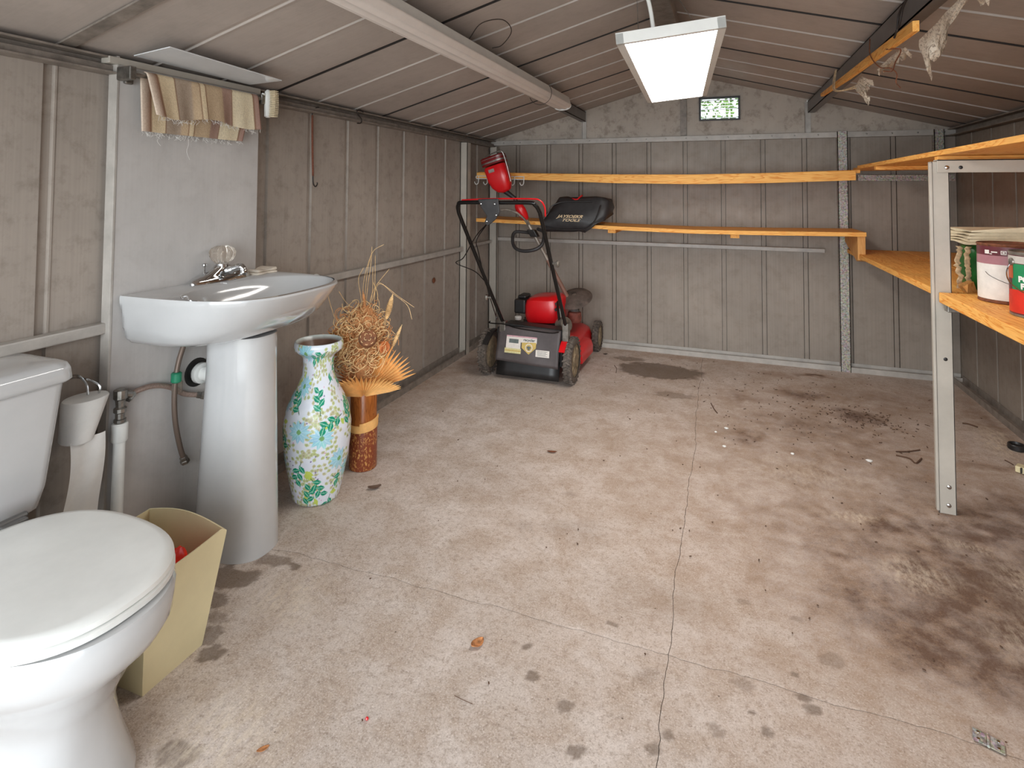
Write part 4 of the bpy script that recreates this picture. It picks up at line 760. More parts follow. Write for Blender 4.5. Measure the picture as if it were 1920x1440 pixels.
# ------------------------------------------------------------------ string trimmer standing behind the mower
sr = thing('string_trimmer', (-1.2, 4.0, .25), 'red and grey string trimmer standing upright behind the mower, red motor head up', 'trimmer')
T0, T1 = Vector((-1.385, 3.80, 1.145)), Vector((-1.015, 3.97, .40)); ta = (T1 - T0).normalized()
obj('shaft', MB().tube([T0 + ta * .12, T1], .0125, 12), plain('grey_shaft', S(170, 160, 150), .35, .5), sr)
obj('lower_shaft', MB().tube([T0 + ta * .5, T1 + ta * .02], .015, 12), plain('brownish_shaft', S(134, 100, 86), .5, .1), sr)
ha = Vector((.30, .03, -.95)).normalized(); hx = Vector((.95, 0, .30)).normalized(); hyv = ha.cross(hx); hc = Vector((-1.505, 3.80, 1.295))
def hring(d, w_, t, e=.5, off=0):
    return [hc + ha * d + hx * (w_ * (1 if math.cos(a) > 0 else -1) * abs(math.cos(a)) ** e + off) + hyv * (t * (1 if math.sin(a) > 0 else -1) * abs(math.sin(a)) ** e) for a in [2 * PI * k / 32 for k in range(32)]]
obj('motor_housing', MB().loft([hring(-.085, .075, .055), hring(-.075, .082, .06), hring(.02, .080, .058), hring(.07, .070, .05, .6, .005), hring(.105, .05, .04, .8, .012), hring(.12, .02, .02, 1, .016)]), M['red'], sr, 45)
obj('battery', MB().loft([hring(-.155, .085, .06), hring(-.15, .09, .065), hring(-.098, .09, .065), hring(-.094, .086, .062)]), M['dred'], sr, 45)
obj('battery_band', MB().loft([hring(-.118, .092, .067), hring(-.108, .092, .067)]).loft([hring(-.142, .0915, .0665), hring(-.138, .0915, .0665)]), M['dullmetal'], sr, 45)
obj('housing_label', MB().obox(hc + ha * -.052 + hyv * -.0595 + hx * -.02, hx * .022, ha * .012, hyv * .001) if hyv.y > 0 else MB().obox(hc + ha * -.052 + hyv * .0595 + hx * -.02, hx * .022, ha * .012, hyv * .001), M['alu'], sr, 0)
obj('frame_guard', MB().tube(smoothpath([hc + ha * -.16 + hx * -.04 + Vector((0, -.055, 0)), hc + ha * -.168 + hx * .06 + Vector((0, -.055, 0)), hc + ha * -.155 + hx * .094 + Vector((0, -.04, 0)), hc + ha * -.05 + hx * .094 + Vector((0, -.03, 0)), hc + ha * .06 + hx * .084 + Vector((0, -.02, 0))]), .004, 8), M['dullmetal'], sr)
obj('neck', MB().tube([hc + ha * .11 + hx * .014, T0 + ta * .0, T0 + ta * .10], [.02, .014, .013], 12), M['black'], sr)
obj('trigger_grip', MB().tube([T0 + ta * .035, T0 + ta * .06, T0 + ta * .10, T0 + ta * .14, T0 + ta * .17, T0 + ta * .18], [.012, .030, .036, .032, .024, .012], 16), M['red'], sr, 40)
lc = T0 + ta * .285; obj('loop_handle', MB().tube(smoothpath([lc + Vector((.03, .01, .03)), lc + Vector((.085, -.03, .01)), lc + Vector((.10, -.10, -.06)), lc + Vector((.06, -.13, -.10)), lc + Vector((-.03, -.13, -.115)), lc + Vector((-.10, -.11, -.095)), lc + Vector((-.135, -.06, -.04)), lc + Vector((-.13, -.02, .005)), lc + Vector((-.06, 0, .005)), lc + Vector((-.01, -.01, .0))], 5), .012, 10), M['bag'], sr)
obj('handle_clamp', MB().obox(lc, ta * .03, Vector((.028, 0, 0)), Vector((0, .028, 0))), M['black'], sr, 0, .006)
obj('bent_tube', MB().tube(smoothpath([(-1.46, 3.72, 1.06), (-1.42, 3.74, 1.065), (-1.36, 3.76, 1.045), (-1.31, 3.79, 1.00), (-1.285, 3.82, .955)]), .008, 8), M['alu'], sr)
g0 = T1 + ta * .03 + Vector((-.03, 0, .035))
gm = MB().lathe([(.02, .02), (.06, .018), (.115, .0), (.125, -.012), (.122, -.012), (.11, .004), (.055, .024), (.02, .03)], g0 + Vector((.045, .0, .03)), 36, (-.12, -.45, .9), cap=False); obj('guard', gm, plain('muddy_guard', S(92, 78, 70), .8, 0, .25, 20), sr, 40)
obj('gear_neck', MB().tube([g0 + Vector((.035, -.01, .03)), g0 + Vector((.05, -.03, -.04)), g0 + Vector((.055, -.04, -.07))], [.022, .026, .034], 14), plain('dull_grey', S(104, 98, 94), .6), sr)
obj('spool', MB().lathe([(.02, 0), (.046, -.008), (.05, -.05), (.044, -.075), (.018, -.082)], g0 + Vector((.055, -.045, -.055)), 24), plain('muddy_red_spool', S(124, 66, 54), .7, 0, .25, 30), sr)

# ------------------------------------------------------------------ black bag on the lower shelf
bg_ = thing('grass_bag', (-.98, 4.05, .97), 'slumped black fabric mower bag with pale lettering, lying on the lower back shelf', 'bag')
def bring(z, x0, x1, y0, y1, e=.45, n=48):
    cx, cy, a_, b_ = (x0 + x1) / 2, (y0 + y1) / 2, (x1 - x0) / 2, (y1 - y0) / 2; out = []
    for k in range(n):
        t = 2 * PI * k / n; c, s = math.cos(t), math.sin(t); w_ = 1 + .03 * math.sin(5 * t + z * 60) + .02 * math.sin(9 * t - z * 40)
        out.append((cx + a_ * (1 if c > 0 else -1) * abs(c) ** e * w_, cy + b_ * (1 if s > 0 else -1) * abs(s) ** e * w_, z + .006 * math.sin(3 * t + z * 20)))
    return out
obj('body', MB().loft([bring(.909, -1.20, -.90, 3.925, 3.948), bring(.93, -1.215, -.865, 3.905, 3.95), bring(.972, -1.222, -.815, 3.895, 3.952), bring(.992, -1.215, -.77, 3.895, 4.16), bring(1.03, -1.19, -.738, 3.905, 4.19), bring(1.08, -1.15, -.735, 3.93, 4.20), bring(1.12, -1.13, -.74, 3.95, 4.19), bring(1.145, -1.115, -.755, 3.965, 4.17), bring(1.152, -1.06, -.82, 3.99, 4.14)]), M['bag'], bg_, 70)
obj('piping', MB().tube(smoothpath([(-1.19, 3.893, .945), (-1.1, 3.885, .928), (-.98, 3.885, .925), (-.89, 3.89, .935), (-.83, 3.89, .985), (-.80, 3.90, 1.05), (-.79, 3.925, 1.10)]), .005, 8), M['black'], bg_)
obj('piping', MB().tube(smoothpath([(-1.20, 3.893, .99), (-1.165, 3.905, 1.04), (-1.14, 3.92, 1.09), (-1.05, 3.935, 1.12), (-.85, 3.935, 1.125)]), .004, 8), M['black'], bg_)
obj('red_tab', MB().tube(smoothpath([(-1.005, 3.975, 1.142), (-.985, 3.965, 1.137), (-.965, 3.965, 1.138), (-.955, 3.975, 1.15), (-.94, 4.0, 1.165)]), .005, 8), M['red'], bg_)
tx = warp(letters('JAYSOEKR', .046, .5, .001), lambda x, y, z: (-1.005 + x * .86, 3.889 - .02 * max(0, 0) + (y * .10), 1.008 + y * .62)); tx2 = warp(letters('TOOLS', .042, .5, .001), lambda x, y, z: (-1.0 + x * .95, 3.887 + y * .06, .983 + y * .62))
o = obj('lettering', MB().add(tx.v, tx.f).add(tx2.v, tx2.f), M['ink'], bg_, 0)

# ------------------------------------------------------------------ wire hook rail on the upper shelf
hk = thing('hook_rail', (-1.6, 3.97, 1.3), 'white wire coat-hook rail on the left end of the upper shelf', 'hook rail')
obj('rail', MB().tube([(-1.752, 3.974, 1.308), (-1.37, 3.974, 1.300)], .0035, 8).tube([(-1.752, 3.974, 1.288), (-1.37, 3.974, 1.280)], .0035, 8).tube(arc((-1.752, 3.974, 1.298), .010, R(90), R(270), 6), .0035, 6), M['white'], hk)
for k in range(6): x = -1.742 + k * .073; z = 1.309 - .02 * k * .07; obj('hook', MB().tube(smoothpath([(x + .004, 3.970, z), (x + .004, 3.968, z - .03), (x + .002, 3.966, z - .055), (x - .008, 3.955, z - .066), (x - .017, 3.948, z - .055), (x - .018, 3.946, z - .045)]), .0032, 6), M['white'], hk)

# ------------------------------------------------------------------ floral vase
vs = thing('floor_vase', (-1.5, 1.865, 0), 'tall white floor vase printed with blue flowers and green leaves', 'vase')
vp = [(.0, .075), (.002, .086), (.036, .094), (.098, .107), (.16, .119), (.22, .126), (.283, .128), (.345, .118), (.387, .100), (.43, .078), (.47, .061), (.51, .057), (.545, .060), (.560, .076), (.566, .088), (.575, .093), (.592, .094), (.600, .092), (.603, .088)]
zs = np.linspace(0, .603, 300); zz_, rr_ = zip(*vp)
t_ = np.linspace(0, 1, len(vp)); tt = np.interp(zs, zz_, t_); rs = np.interp(zs, zz_, rr_); kk = np.ones(7) / 7; rs2 = np.convolve(np.pad(rs, 3, 'edge'), kk, 'valid')
NU, NV = 400, 300; PW = .70; cw, ch = 1000, 860   # print canvas, 0.70 m round, 0.603 m high
cvs = np.zeros((ch, cw, 3)); cvs[:] = (222, 226, 236); gx, gy = np.meshgrid(np.arange(cw), np.arange(ch))
tint = fbm(gx / 90, gy / 90, 5)[..., None]; cvs = cvs * (1 - .10 * tint) + np.array((198, 226, 226)) * .10 * tint
rv = np.random.default_rng(3)
def blob(cx, cy, L, Wd, a, col, vein=None, tip=1.0):
    m = int(L + 3); x0, x1, y0, y1 = int(max(0, cx - m)), int(min(cw, cx + m)), int(max(0, cy - m)), int(min(ch, cy + m))
    if x1 <= x0 or y1 <= y0: return
    X, Y = np.meshgrid(np.arange(x0, x1) - cx, np.arange(y0, y1) - cy); U = (X * math.cos(a) + Y * math.sin(a)) / L; V = (-X * math.sin(a) + Y * math.cos(a)) / Wd
    ins = (np.abs(U) < 1) & (np.abs(V) < (1 - np.abs(U) ** (2 if tip > 1 else 1.4)))
    cvs[y0:y1, x0:x1][ins] = col
    if vein is not None: vi = ins & (np.abs(V) < .12); cvs[y0:y1, x0:x1][vi] = vein
def stem(x0, y0, x1, y1, col, w_=2.2):
    n = int(math.hypot(x1 - x0, y1 - y0)) + 1
    for k in range(n + 1):
        t = k / n; x = x0 + (x1 - x0) * t + 4 * math.sin(t * 3.1); yv = y0 + (y1 - y0) * t
        if 3 < x < cw - 3 and 3 < yv < ch - 3: cvs[max(0, int(yv - w_ / 2)):int(yv + w_ / 2) + 1, max(0, int(x - w_ / 2)):int(x + w_ / 2) + 1] = col
OL, TN, GR, LM, BL, PU, PK = (186, 196, 140), (196, 190, 160), (22, 142, 110), (190, 208, 96), (158, 208, 222), (128, 112, 158), (214, 170, 196)
for _ in range(330):   # olive berry twigs
    x, yv, a = rv.uniform(0, cw), rv.uniform(0, ch), rv.uniform(0, 2 * PI); x2, y2 = x + 46 * math.cos(a), yv + 46 * math.sin(a); stem(x, yv, x2, y2, (206, 214, 168), 2)
    for k in range(4): t = k / 3; b = a + (1 if k % 2 else -1) * 1.0; xx, yy_ = x + (x2 - x) * t + 13 * math.cos(b), yv + (y2 - yv) * t + 13 * math.sin(b); c = OL if rv.random() < .6 else TN; blob(xx, yy_, 11, 9, b, c, tip=2); blob(xx, yy_, 5, 4, b, (168, 172, 128), tip=2)
for _ in range(170): x, yv = rv.uniform(0, cw), rv.uniform(0, ch); blob(x, yv, 5, 4, rv.uniform(0, 6), PU if rv.random() < .6 else PK, tip=2)
for _ in range(38): x, yv = rv.uniform(0, cw), rv.uniform(0, ch); blob(x, yv, 26, 13, rv.uniform(0, 6), LM)
fl_pts = []
for _ in range(400):
    x, yv = rv.uniform(20, cw - 20), rv.uniform(20, ch - 20)
    if all((x - a) ** 2 + (yv - b) ** 2 > 104 ** 2 for a, b in fl_pts): fl_pts.append((x, yv))
for i, (x, yv) in enumerate(fl_pts[:]):
    if i % 5 in (0, 2):
        a0 = rv.uniform(0, 6)
        for k in range(11): a = a0 + 2 * PI * k / 11; blob(x + 32 * math.cos(a), yv + 32 * math.sin(a), 32, 12, a, tuple(c + rv.uniform(-8, 8) for c in BL), (190, 226, 236))
        blob(x, yv, 13, 13, 0, (120, 170, 110), tip=2)
    else:
        a0 = rv.uniform(0, 6); x2, y2 = x + 84 * math.cos(a0), yv + 84 * math.sin(a0); stem(x - (x2 - x) * .3, yv - (y2 - yv) * .3, x2, y2, (90, 118, 96), 3)
        for k in range(5):
            t = k / 4; b = a0 + (1 if k % 2 else -1) * .9; blob(x + (x2 - x) * t + 19 * math.cos(b), yv + (y2 - yv) * t + 19 * math.sin(b), 27, 15, b, GR, (150, 214, 190))
V_ = []; C_ = []
lin = lambda c: np.where(c / 255 <= .04045, c / 255 / 12.92, ((c / 255 + .055) / 1.055) ** 2.4)
th = np.linspace(0, 2 * PI, NU, endpoint=False)
for j in range(NV):
    V_.append(np.stack([rs2[j] * np.cos(th), rs2[j] * np.sin(th), np.full(NU, zs[j])], -1)); C_.append(cvs[min(ch - 1, int((1 - zs[j] / .603) * (ch - 1))), (th / (2 * PI) * (cw - 1)).astype(int)])
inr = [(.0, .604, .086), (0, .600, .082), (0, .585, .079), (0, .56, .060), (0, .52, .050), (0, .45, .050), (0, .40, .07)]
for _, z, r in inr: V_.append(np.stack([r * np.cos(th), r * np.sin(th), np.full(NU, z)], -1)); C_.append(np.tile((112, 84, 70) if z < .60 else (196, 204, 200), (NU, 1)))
V_ = np.concatenate(V_); C_ = np.concatenate(C_); nr = NV + len(inr); idx = np.arange(nr * NU).reshape(nr, NU); nxt = np.roll(idx, -1, 1)
F_ = np.stack([idx[:-1], nxt[:-1], nxt[1:], idx[1:]], -1).reshape(-1, 4).tolist() + [tuple(idx[0][::-1].tolist())]
me = bpy.data.meshes.new('vase_body'); me.from_pydata(V_.tolist(), [], F_); me.materials.append(M['vcol']); cc4 = np.ones((len(V_), 4)); cc4[:, :3] = lin(C_); setcol(me, cc4); me.shade_smooth(); me.set_sharp_from_angle(angle=R(60))
inst('vase_body', me, (-1.5, 1.865, 0), vs)

# ------------------------------------------------------------------ bamboo vase and dried arrangement
bb = thing('bamboo_vase', (-1.47, 2.13, 0), 'brown bamboo cylinder vase standing on the floor behind the floral vase', 'vase')
bx, by = -1.47, 2.13
obj('cylinder', MB().lathe([(.054, 0), (.0575, .004), (.0575, .155), (.0565, .16), (.0565, .325), (.054, .330), (.048, .330), (.047, .1), (.02, .1)], (bx, by, 0), 40), M['bamboo'], bb, 35)
def m_speck():
    t = NT('speckled_brown'); n = t.noise(t.world((1, 1, .6)), 130, 3, .7); return t.fin(t.mix(t.ramp(n, [(.53, 0), (.62, 1)]), S(130, 62, 36), S(202, 148, 84)), .35)
obj('lower_sleeve', MB().lathe([(.0585, .002), (.0592, .006), (.0592, .165), (.0585, .168)], (bx, by, 0), 40, cap=False), m_speck(), bb, 35)
obj('band', MB().loft([[(bx + (r) * math.cos(a), by + r * math.sin(a), z + .008 * math.cos(a - 1.2)) for a in [2 * PI * k / 40 for k in range(40)]] for r, z in ((.0585, .168), (.062, .170), (.063, .182), (.062, .198), (.0585, .20))], True, False, False), M['palm'], bb, 50)
obj('band_tail', MB().loft([[(bx + .0645 * math.cos(a), by + .0645 * math.sin(a), .187 + .02 * k / 8), (bx + .0645 * math.cos(a), by + .0645 * math.sin(a), .203 + .02 * k / 8), (bx + .061 * math.cos(a), by + .061 * math.sin(a), .203 + .02 * k / 8), (bx + .061 * math.cos(a), by + .061 * math.sin(a), .187 + .02 * k / 8)] for k, a in [(k, R(-70 + 12 * k)) for k in range(9)]]), M['palm'], bb, 0)
da = thing('dried_arrangement', (bx, by, .33), 'dried straw and palm leaf arrangement standing in the bamboo vase', 'dried flowers')
cdir = Vector((1.475, -2.13, 0)).normalized(); cr_ = Vector((cdir.y * -1, cdir.x, 0)) * 1   # sideways, seen from the doorway
if cr_.dot(rt) < 0: cr_ = -cr_
def fan(c, out, side, Ln, spread, n, mat, cup=.25, label=None):
    c, out, side = Vector(c), Vector(out).normalized(), Vector(side).normalized(); nm = out.cross(side); mb = MB()
    for k in range(n):
        a = -spread + 2 * spread * (k + .5) / n; da_ = spread / n; L = Ln * (.86 + .14 * math.cos(a * 1.2)) * rng.uniform(.93, 1.05)
        d = lambda b, l, h: c + (out * math.cos(b) + side * math.sin(b)) * l + nm * h
        p0 = d(a, .01, 0); ridge = d(a, L * .7, .012 + cup * L * .3); tip = d(a, L, cup * L * .55); e0 = d(a - da_, L * .68, cup * L * .25); e1 = d(a + da_, L * .68, cup * L * .25); mb.add([p0, e0, tip, e1, ridge], [(0, 1, 4), (0, 4, 3), (1, 2, 4), (4, 2, 3)])
    return obj('palm_leaf', mb, mat, da, 0, solid=.0012)
U_ = Vector((0, 0, 1)); K_ = Vector((bx, by, .335)) + cdir * .03
fan(K_ + cdir * .045 - U_ * .012, cdir * .75 + U_ * .62 - cr_ * .12, cr_, .19, R(82), 26, M['palm'], .12)
fan(K_ + cr_ * .02, cr_ * .55 + U_ * .95 + cdir * .25, (cr_ * .85 - U_ * .45), .215, R(46), 16, M['palm'], .1)
fan(K_ + U_ * .16 - cr_ * .05, -cr_ * .9 + U_ * .65, U_ * .8 + cr_ * .6, .155, R(42), 11, M['palm'], .1)
fan(K_ + U_ * .06 - cr_ * .0, U_ * .95 - cr_ * .3 + cdir * .4, cr_, .12, R(22), 5, M['palm'], .1)
fan(K_ + U_ * .02, -cr_ * .7 + U_ * .35 + cdir * .4, U_, .14, R(35), 10, M['straw2'], .1)
cl = MB(); cl2 = MB()
for k in range(640):
    a, ph = rng.uniform(0, 2 * PI), math.acos(rng.uniform(-1, 1)); r = rng.uniform(.35, 1) ** .5
    p = Vector((bx, by, .555)) + cr_ * (.128 * r * math.sin(ph) * math.cos(a) - .015) + cdir * (.10 * r * math.sin(ph) * math.sin(a) + .02) + U_ * (.165 * r * math.cos(ph) - .01)
    if p.x < XL + .05: p.x = XL + .05
    u = Vector(rng.normal(size=3)).normalized(); v = u.orthogonal().normalized(); rad = rng.uniform(.014, .034); a0 = rng.uniform(0, 6); sp = rng.uniform(2.5, 6.5)
    (cl if rng.random() < .6 else cl2).tube([p + (u * math.cos(a0 + sp * t / 9) + v * math.sin(a0 + sp * t / 9)) * rad * (.6 + .6 * t / 9) for t in range(10)], .0016, 4)
o = obj('straw_curls', cl, M['straw'], da, 60); o['kind'] = 'stuff'; o = obj('straw_curls', cl2, M['straw2'], da, 60); o['kind'] = 'stuff'
obj('straw_core', MB().loft([[Vector((bx, by, z)) + cr_ * (s * .066 * math.cos(a)) + cdir * (s * .055 * math.sin(a) + .01) for a in [2 * PI * k / 16 for k in range(16)]] for z, s in ((.36, .3), (.39, .7), (.46, .95), (.56, 1.0), (.64, .8), (.69, .3))]), M['straw2'], da, 60)
pc = Vector((bx, by, .575)) + cdir * .125 + cr_ * .012
pod = MB().lathe([(.008, -.045), (.022, -.035), (.034, -.01), (.038, .012), (.034, .028), (.02, .036), (.006, .038)], pc, 20, (cdir * .8 + U_ * .45))
pd = obj('seed_pod', pod, M['pod'], da)
ax_ = (cdir * .8 + U_ * .45).normalized(); au = ax_.orthogonal().normalized(); av = ax_.cross(au)
for k in range(12): rr0 = .010 if k < 4 else .024; a = 2 * PI * k / (4 if k < 4 else 8); obj('pod_cell', MB().tube(arc(pc + ax_ * (.036 if k < 4 else .030) + (au * math.cos(a) + av * math.sin(a)) * rr0, .0062, 0, 2 * PI, 10, au, av), .0014, 5), M['straw'], pd)
def spike(p0, p1, r, mat):
    p0, p1 = Vector(p0), Vector(p1); d = p1 - p0; mb = MB().tube([p0 - d * .9, p0], .002, 5)
    for k in range(16):
        t = k / 15; c = p0 + d * t; rad = r * (math.sin(PI * min(.98, .12 + t * .88)) ** .6)
        mb.lathe([(rad * .6, 0), (rad, d.length * .03), (rad * .5, d.length * .075)], c, 8, d)
    obj('grass_spike', mb, mat, da, 30)
spike(K_ + U_ * .30 + cr_ * .09, K_ + U_ * .40 + cr_ * .115, .015, M['straw']); spike(K_ + U_ * .17 + cr_ * .115, K_ + U_ * .265 + cr_ * .155, .010, M['straw']); spike(K_ + U_ * .34, K_ + U_ * .42 - cr_ * .01, .008, M['straw2'])
obj('orange_cup', MB().lathe([(.008, -.016), (.022, -.008), (.027, .014), (.022, .022), (.016, .010)], K_ + U_ * .19 + cr_ * .075 + cdir * .035, 16, (cr_ * .5 + cdir * .8)), plain('orange_petal', S(204, 122, 70), .7), da)
ws = MB()
B0 = Vector((bx, by, .66))
for P in ([(0, 0), (.0, .1), (.01, .2), (.03, .27), (.075, .30)], [(0, 0), (-.01, .1), (0, .18), (.02, .25), (.03, .27)], [(-.01, 0), (-.02, .08), (-.03, .15), (-.01, .20)], [(.0, .0), (.01, .12), (.02, .2), (.025, .29)], [(.02, 0), (.03, .1), (.03, .2)], [(.01, 0), (.035, .1), (.10, .19)], [(.03, .0), (.05, .05), (.05, .09), (.03, .14)], [(.06, .0), (.06, .04), (.05, .07)],
          [(.03, .05), (.055, .13), (.12, .08), (.18, .03), (.20, -.03)], [(.03, .05), (.06, .125), (.14, .07), (.21, .02)], [(-.03, 0), (-.08, .05), (-.11, .10)], [(-.1, -.1), (-.15, .06), (-.155, .11)], [(.04, 0), (.04, .25)]):
    ws.tube(smoothpath([B0 + cr_ * a + U_ * b + cdir * .01 * i for i, (a, b) in enumerate(P)]), .0011, 4)
o = obj('dry_grass', ws, M['straw'], da, 60); o['kind'] = 'stuff'

# ------------------------------------------------------------------ cord, hooks and bits on the left wall
bc = thing('bungee_cord', (-1.79, 2.16, 1.2), 'orange-red bungee cord hanging from a hook on the left wall', 'cord')
obj('cord', MB().tube(smoothpath([(-1.79, 2.150, 1.545), (-1.79, 2.152, 1.46), (-1.79, 2.156, 1.36), (-1.79, 2.162, 1.262)]), .0048, 8), plain('orange_cord', S(118, 70, 52), .85, 0, .2, 200), bc)
obj('hook', MB().tube(smoothpath([(-1.79, 2.162, 1.275), (-1.79, 2.162, 1.25), (-1.79, 2.166, 1.225), (-1.79, 2.180, 1.212), (-1.79, 2.192, 1.222), (-1.79, 2.192, 1.232)]), .003, 8), M['wire'], bc)
obj('hook', MB().tube(smoothpath([(-1.79, 2.150, 1.53), (-1.79, 2.150, 1.558), (-1.785, 2.158, 1.578), (-1.775, 2.175, 1.585)]), .003, 8), M['wire'], bc)
tag(obj('s_hook', MB().tube(smoothpath([(-1.755, 2.50, 1.605), (-1.755, 2.47, 1.612), (-1.755, 2.445, 1.60), (-1.755, 2.455, 1.585), (-1.755, 2.485, 1.565), (-1.755, 2.480, 1.545), (-1.755, 2.450, 1.54)]), .0032, 8), M['wire']), 'dark S-shaped hook on the eave channel of the left wall', 'hook')
tag(obj('mud_nest', MB().lathe([(.018, 0), (.02, .004), (.012, .010), (.004, .012)], (XL + .002, 3.40, .595), 9, (1, 0, 0)), M['rust']), 'small brown mud spot stuck on the left wall', 'mud nest')
tag(obj('white_lump', MB().lathe([(.018, 0), (.017, .008), (.009, .015), (.002, .017)], (-1.793, 2.20, .785), 10), M['white']), 'small white lump on the rail just beyond the sink', 'plastic lump')

# ------------------------------------------------------------------ paint cans, sack, cloth
CZ = .8235
def can(name, cx, cy, r, h, label, bands, lipm, seed=0):
    t = thing(name, (cx, cy, CZ), label, 'paint can', 'paint cans on the near shelf')
    obj('tin', MB().lathe([(r * .97, 0), (r * 1.0, .002), (r * 1.0, .006), (r * .985, .009), (r * .985, h - .008), (r * 1.01, h - .005), (r * 1.01, h), (r * .98, h + .001), (r * .96, h - .006), (r * .85, h - .008), (r * .83, h - .004), (r * .3, h - .004)], (cx, cy, CZ), 56), M['alu'] if not lipm else lipm, t, 30)
    mb = MB(); n = 72
    for i, (z0, z1, mi, a0, a1) in enumerate(bands):
        mb.mi = mi; rr = r * .9865 + .0006 + .00025 * i; k0, k1 = R(a0), R(a1); m_ = max(3, int(abs(a1 - a0) / 5))
        mb.grid(lambda u, v: (cx + rr * math.cos(k0 + (k1 - k0) * u), cy + rr * math.sin(k0 + (k1 - k0) * u), CZ + z0 + (z1 - z0) * v), m_, 1)
    return t, mb
Wc, Mr, Pk, Gn, Rd, Or, Gy, Bk = [plain(n_, c_, .4, 0, .06, 30) for n_, c_ in (('label_white', S(228, 224, 218)), ('label_maroon', S(98, 44, 52)), ('label_dusty_pink', S(168, 118, 126)), ('label_green', S(40, 132, 84)), ('label_red', S(206, 52, 38)), ('label_rust', S(188, 96, 60)), ('label_grey', S(190, 184, 176)), ('label_black', S(40, 34, 30)))]
h1_ = .202
t, mb = can('paint_can', .935, 2.455, .088, h1_, 'white paint can with a maroon band at the top', [(.012, .150, 0, 0, 360), (.150, .172, 1, 0, 360), (.172, h1_ - .012, 2, 0, 360)], M['rust'])
# bands from top: maroon strip over dusty pink, white body, maroon foot
mb = MB(); rr = .088 * .9875
def bandg(mb, cx, cy, rr, z0, z1, a0, a1, mi): mb.mi = mi; mb.grid(lambda u, v: (cx + rr * math.cos(R(a0 + (a1 - a0) * u)), cy + rr * math.sin(R(a0 + (a1 - a0) * u)), CZ + z0 + (z1 - z0) * v), max(3, int(abs(a1 - a0) / 5)), 1)
for z0, z1, mi in ((.012, .132, 0), (.132, .162, 2), (.162, .186, 1), (.186, .1925, 3)): bandg(mb, .935, 2.455, rr + .0006, z0, z1, 0, 360, mi)
def seen(cx, cy, deg): return math.degrees(math.atan2(-cy, -cx)) + deg
a_ = seen(.935, 2.455, 0)
for dd, w_, z0, z1 in ((-46, 10, .167, .180), (-14, 10, .167, .180), (4, 14, .170, .177), (-32, 12, .172, .176), (-35, 5, .166, .169)): bandg(mb, .935, 2.455, rr + .0012, z0, z1, a_ + dd, a_ + dd + w_, 0)
bandg(mb, .935, 2.455, rr + .0016, .170, .1775, a_ - 12.5, a_ - 5.5, 1); bandg(mb, .935, 2.455, rr + .002, .1715, .176, a_ - 11, a_ - 7, 0)
lab = obj('label', mb, [Wc, Mr, Pk, Mr], t, 40)
o = obj('scribble', MB().tube([(.935 + (rr + .002) * math.cos(R(a_ - 45 + 45 * k / 10)), 2.455 + (rr + .002) * math.sin(R(a_ - 45 + 45 * k / 10)), CZ + .105 - .035 * (k / 10) ** .7) for k in range(11)], .0008, 4), M['wire'], t, 40)
obj('lid', MB().lathe([(.078, -.006), (.080, -.001), (.074, -.001), (.070, -.006), (.01, -.005)], (.935, 2.455, CZ + h1_), 40), M['rust'], t)
t, _ = can('paint_can', .925, 2.19, .088, .196, 'green and red paint can with a wire handle, half cut off at the right edge', [], None)
mb = MB(); cx, cy = .925, 2.19; a_ = seen(cx, cy, 0)
bandg(mb, cx, cy, rr + .0006, .008, .186, 0, 360, 5); bandg(mb, cx, cy, rr + .001, .012, .062, 0, 360, 2); bandg(mb, cx, cy, rr + .001, .162, .184, 0, 360, 4); bandg(mb, cx, cy, rr + .0014, .078, .160, a_ - 62, a_ + 60, 1); bandg(mb, cx, cy, rr + .0016, .05, .082, a_ - 66, a_ - 30, 2)
bandg(mb, cx, cy, rr + .0018, .062, .081, a_ - 30, a_ + 40, 0); bandg(mb, cx, cy, rr + .0018, .058, .08, a_ - 75, a_ - 34, 2); bandg(mb, cx, cy, rr + .002, .115, .158, a_ - 75, a_ - 58, 3); bandg(mb, cx, cy, rr + .002, .135, .18, a_ - 24, a_ + 20, 5); bandg(mb, cx, cy, rr + .0024, .14, .175, a_ - 20, a_ + 10, 0)
obj('label', mb, [Wc, Gn, Rd, Or, Gy, Mr], t, 40)
def oncan(ad, z0): return lambda x, y, z: (cx + (rr + .0032) * math.cos(R(a_ + ad) + x / rr), cy + (rr + .0032) * math.sin(R(a_ + ad) + x / rr), CZ + z0 + y)
l1 = warp(letters('PORCH &', .023, 0, .0014), oncan(-12, .108)); l2 = warp(letters('FLOOR', .023, 0, .0014), oncan(-16, .087)); l3 = warp(letters('exterior', .008, 0, .0003), oncan(-20, .129))
o = obj('lettering', MB().add(l1.v, l1.f).add(l2.v, l2.f).add(l3.v, l3.f), Wc, t, 0)
obj('wire_handle', MB().tube(smoothpath([(cx + .091 * math.cos(R(a_ - 62)), cy + .091 * math.sin(R(a_ - 62)), CZ + .165), (cx + .104 * math.cos(R(a_ - 60)), cy + .104 * math.sin(R(a_ - 60)), CZ + .13), (cx + .106 * math.cos(R(a_ - 48)), cy + .106 * math.sin(R(a_ - 48)), CZ + .10), (cx + .108 * math.cos(R(a_ - 20)), cy + .108 * math.sin(R(a_ - 20)), CZ + .075), (cx + .108 * math.cos(R(a_ + 20)), cy + .108 * math.sin(R(a_ + 20)), CZ + .07), (cx + .1 * math.cos(R(a_ + 60)), cy + .1 * math.sin(R(a_ + 60)), CZ + .12)]), .0018, 6), M['chrome'], t)
obj('handle_ear', MB().lathe([(.012, 0), (.011, .004), (.005, .006)], (cx + .088 * math.cos(R(a_ - 62)), cy + .088 * math.sin(R(a_ - 62)), CZ + .165), 12, (math.cos(R(a_ - 62)), math.sin(R(a_ - 62)), 0)), M['alu'], t)
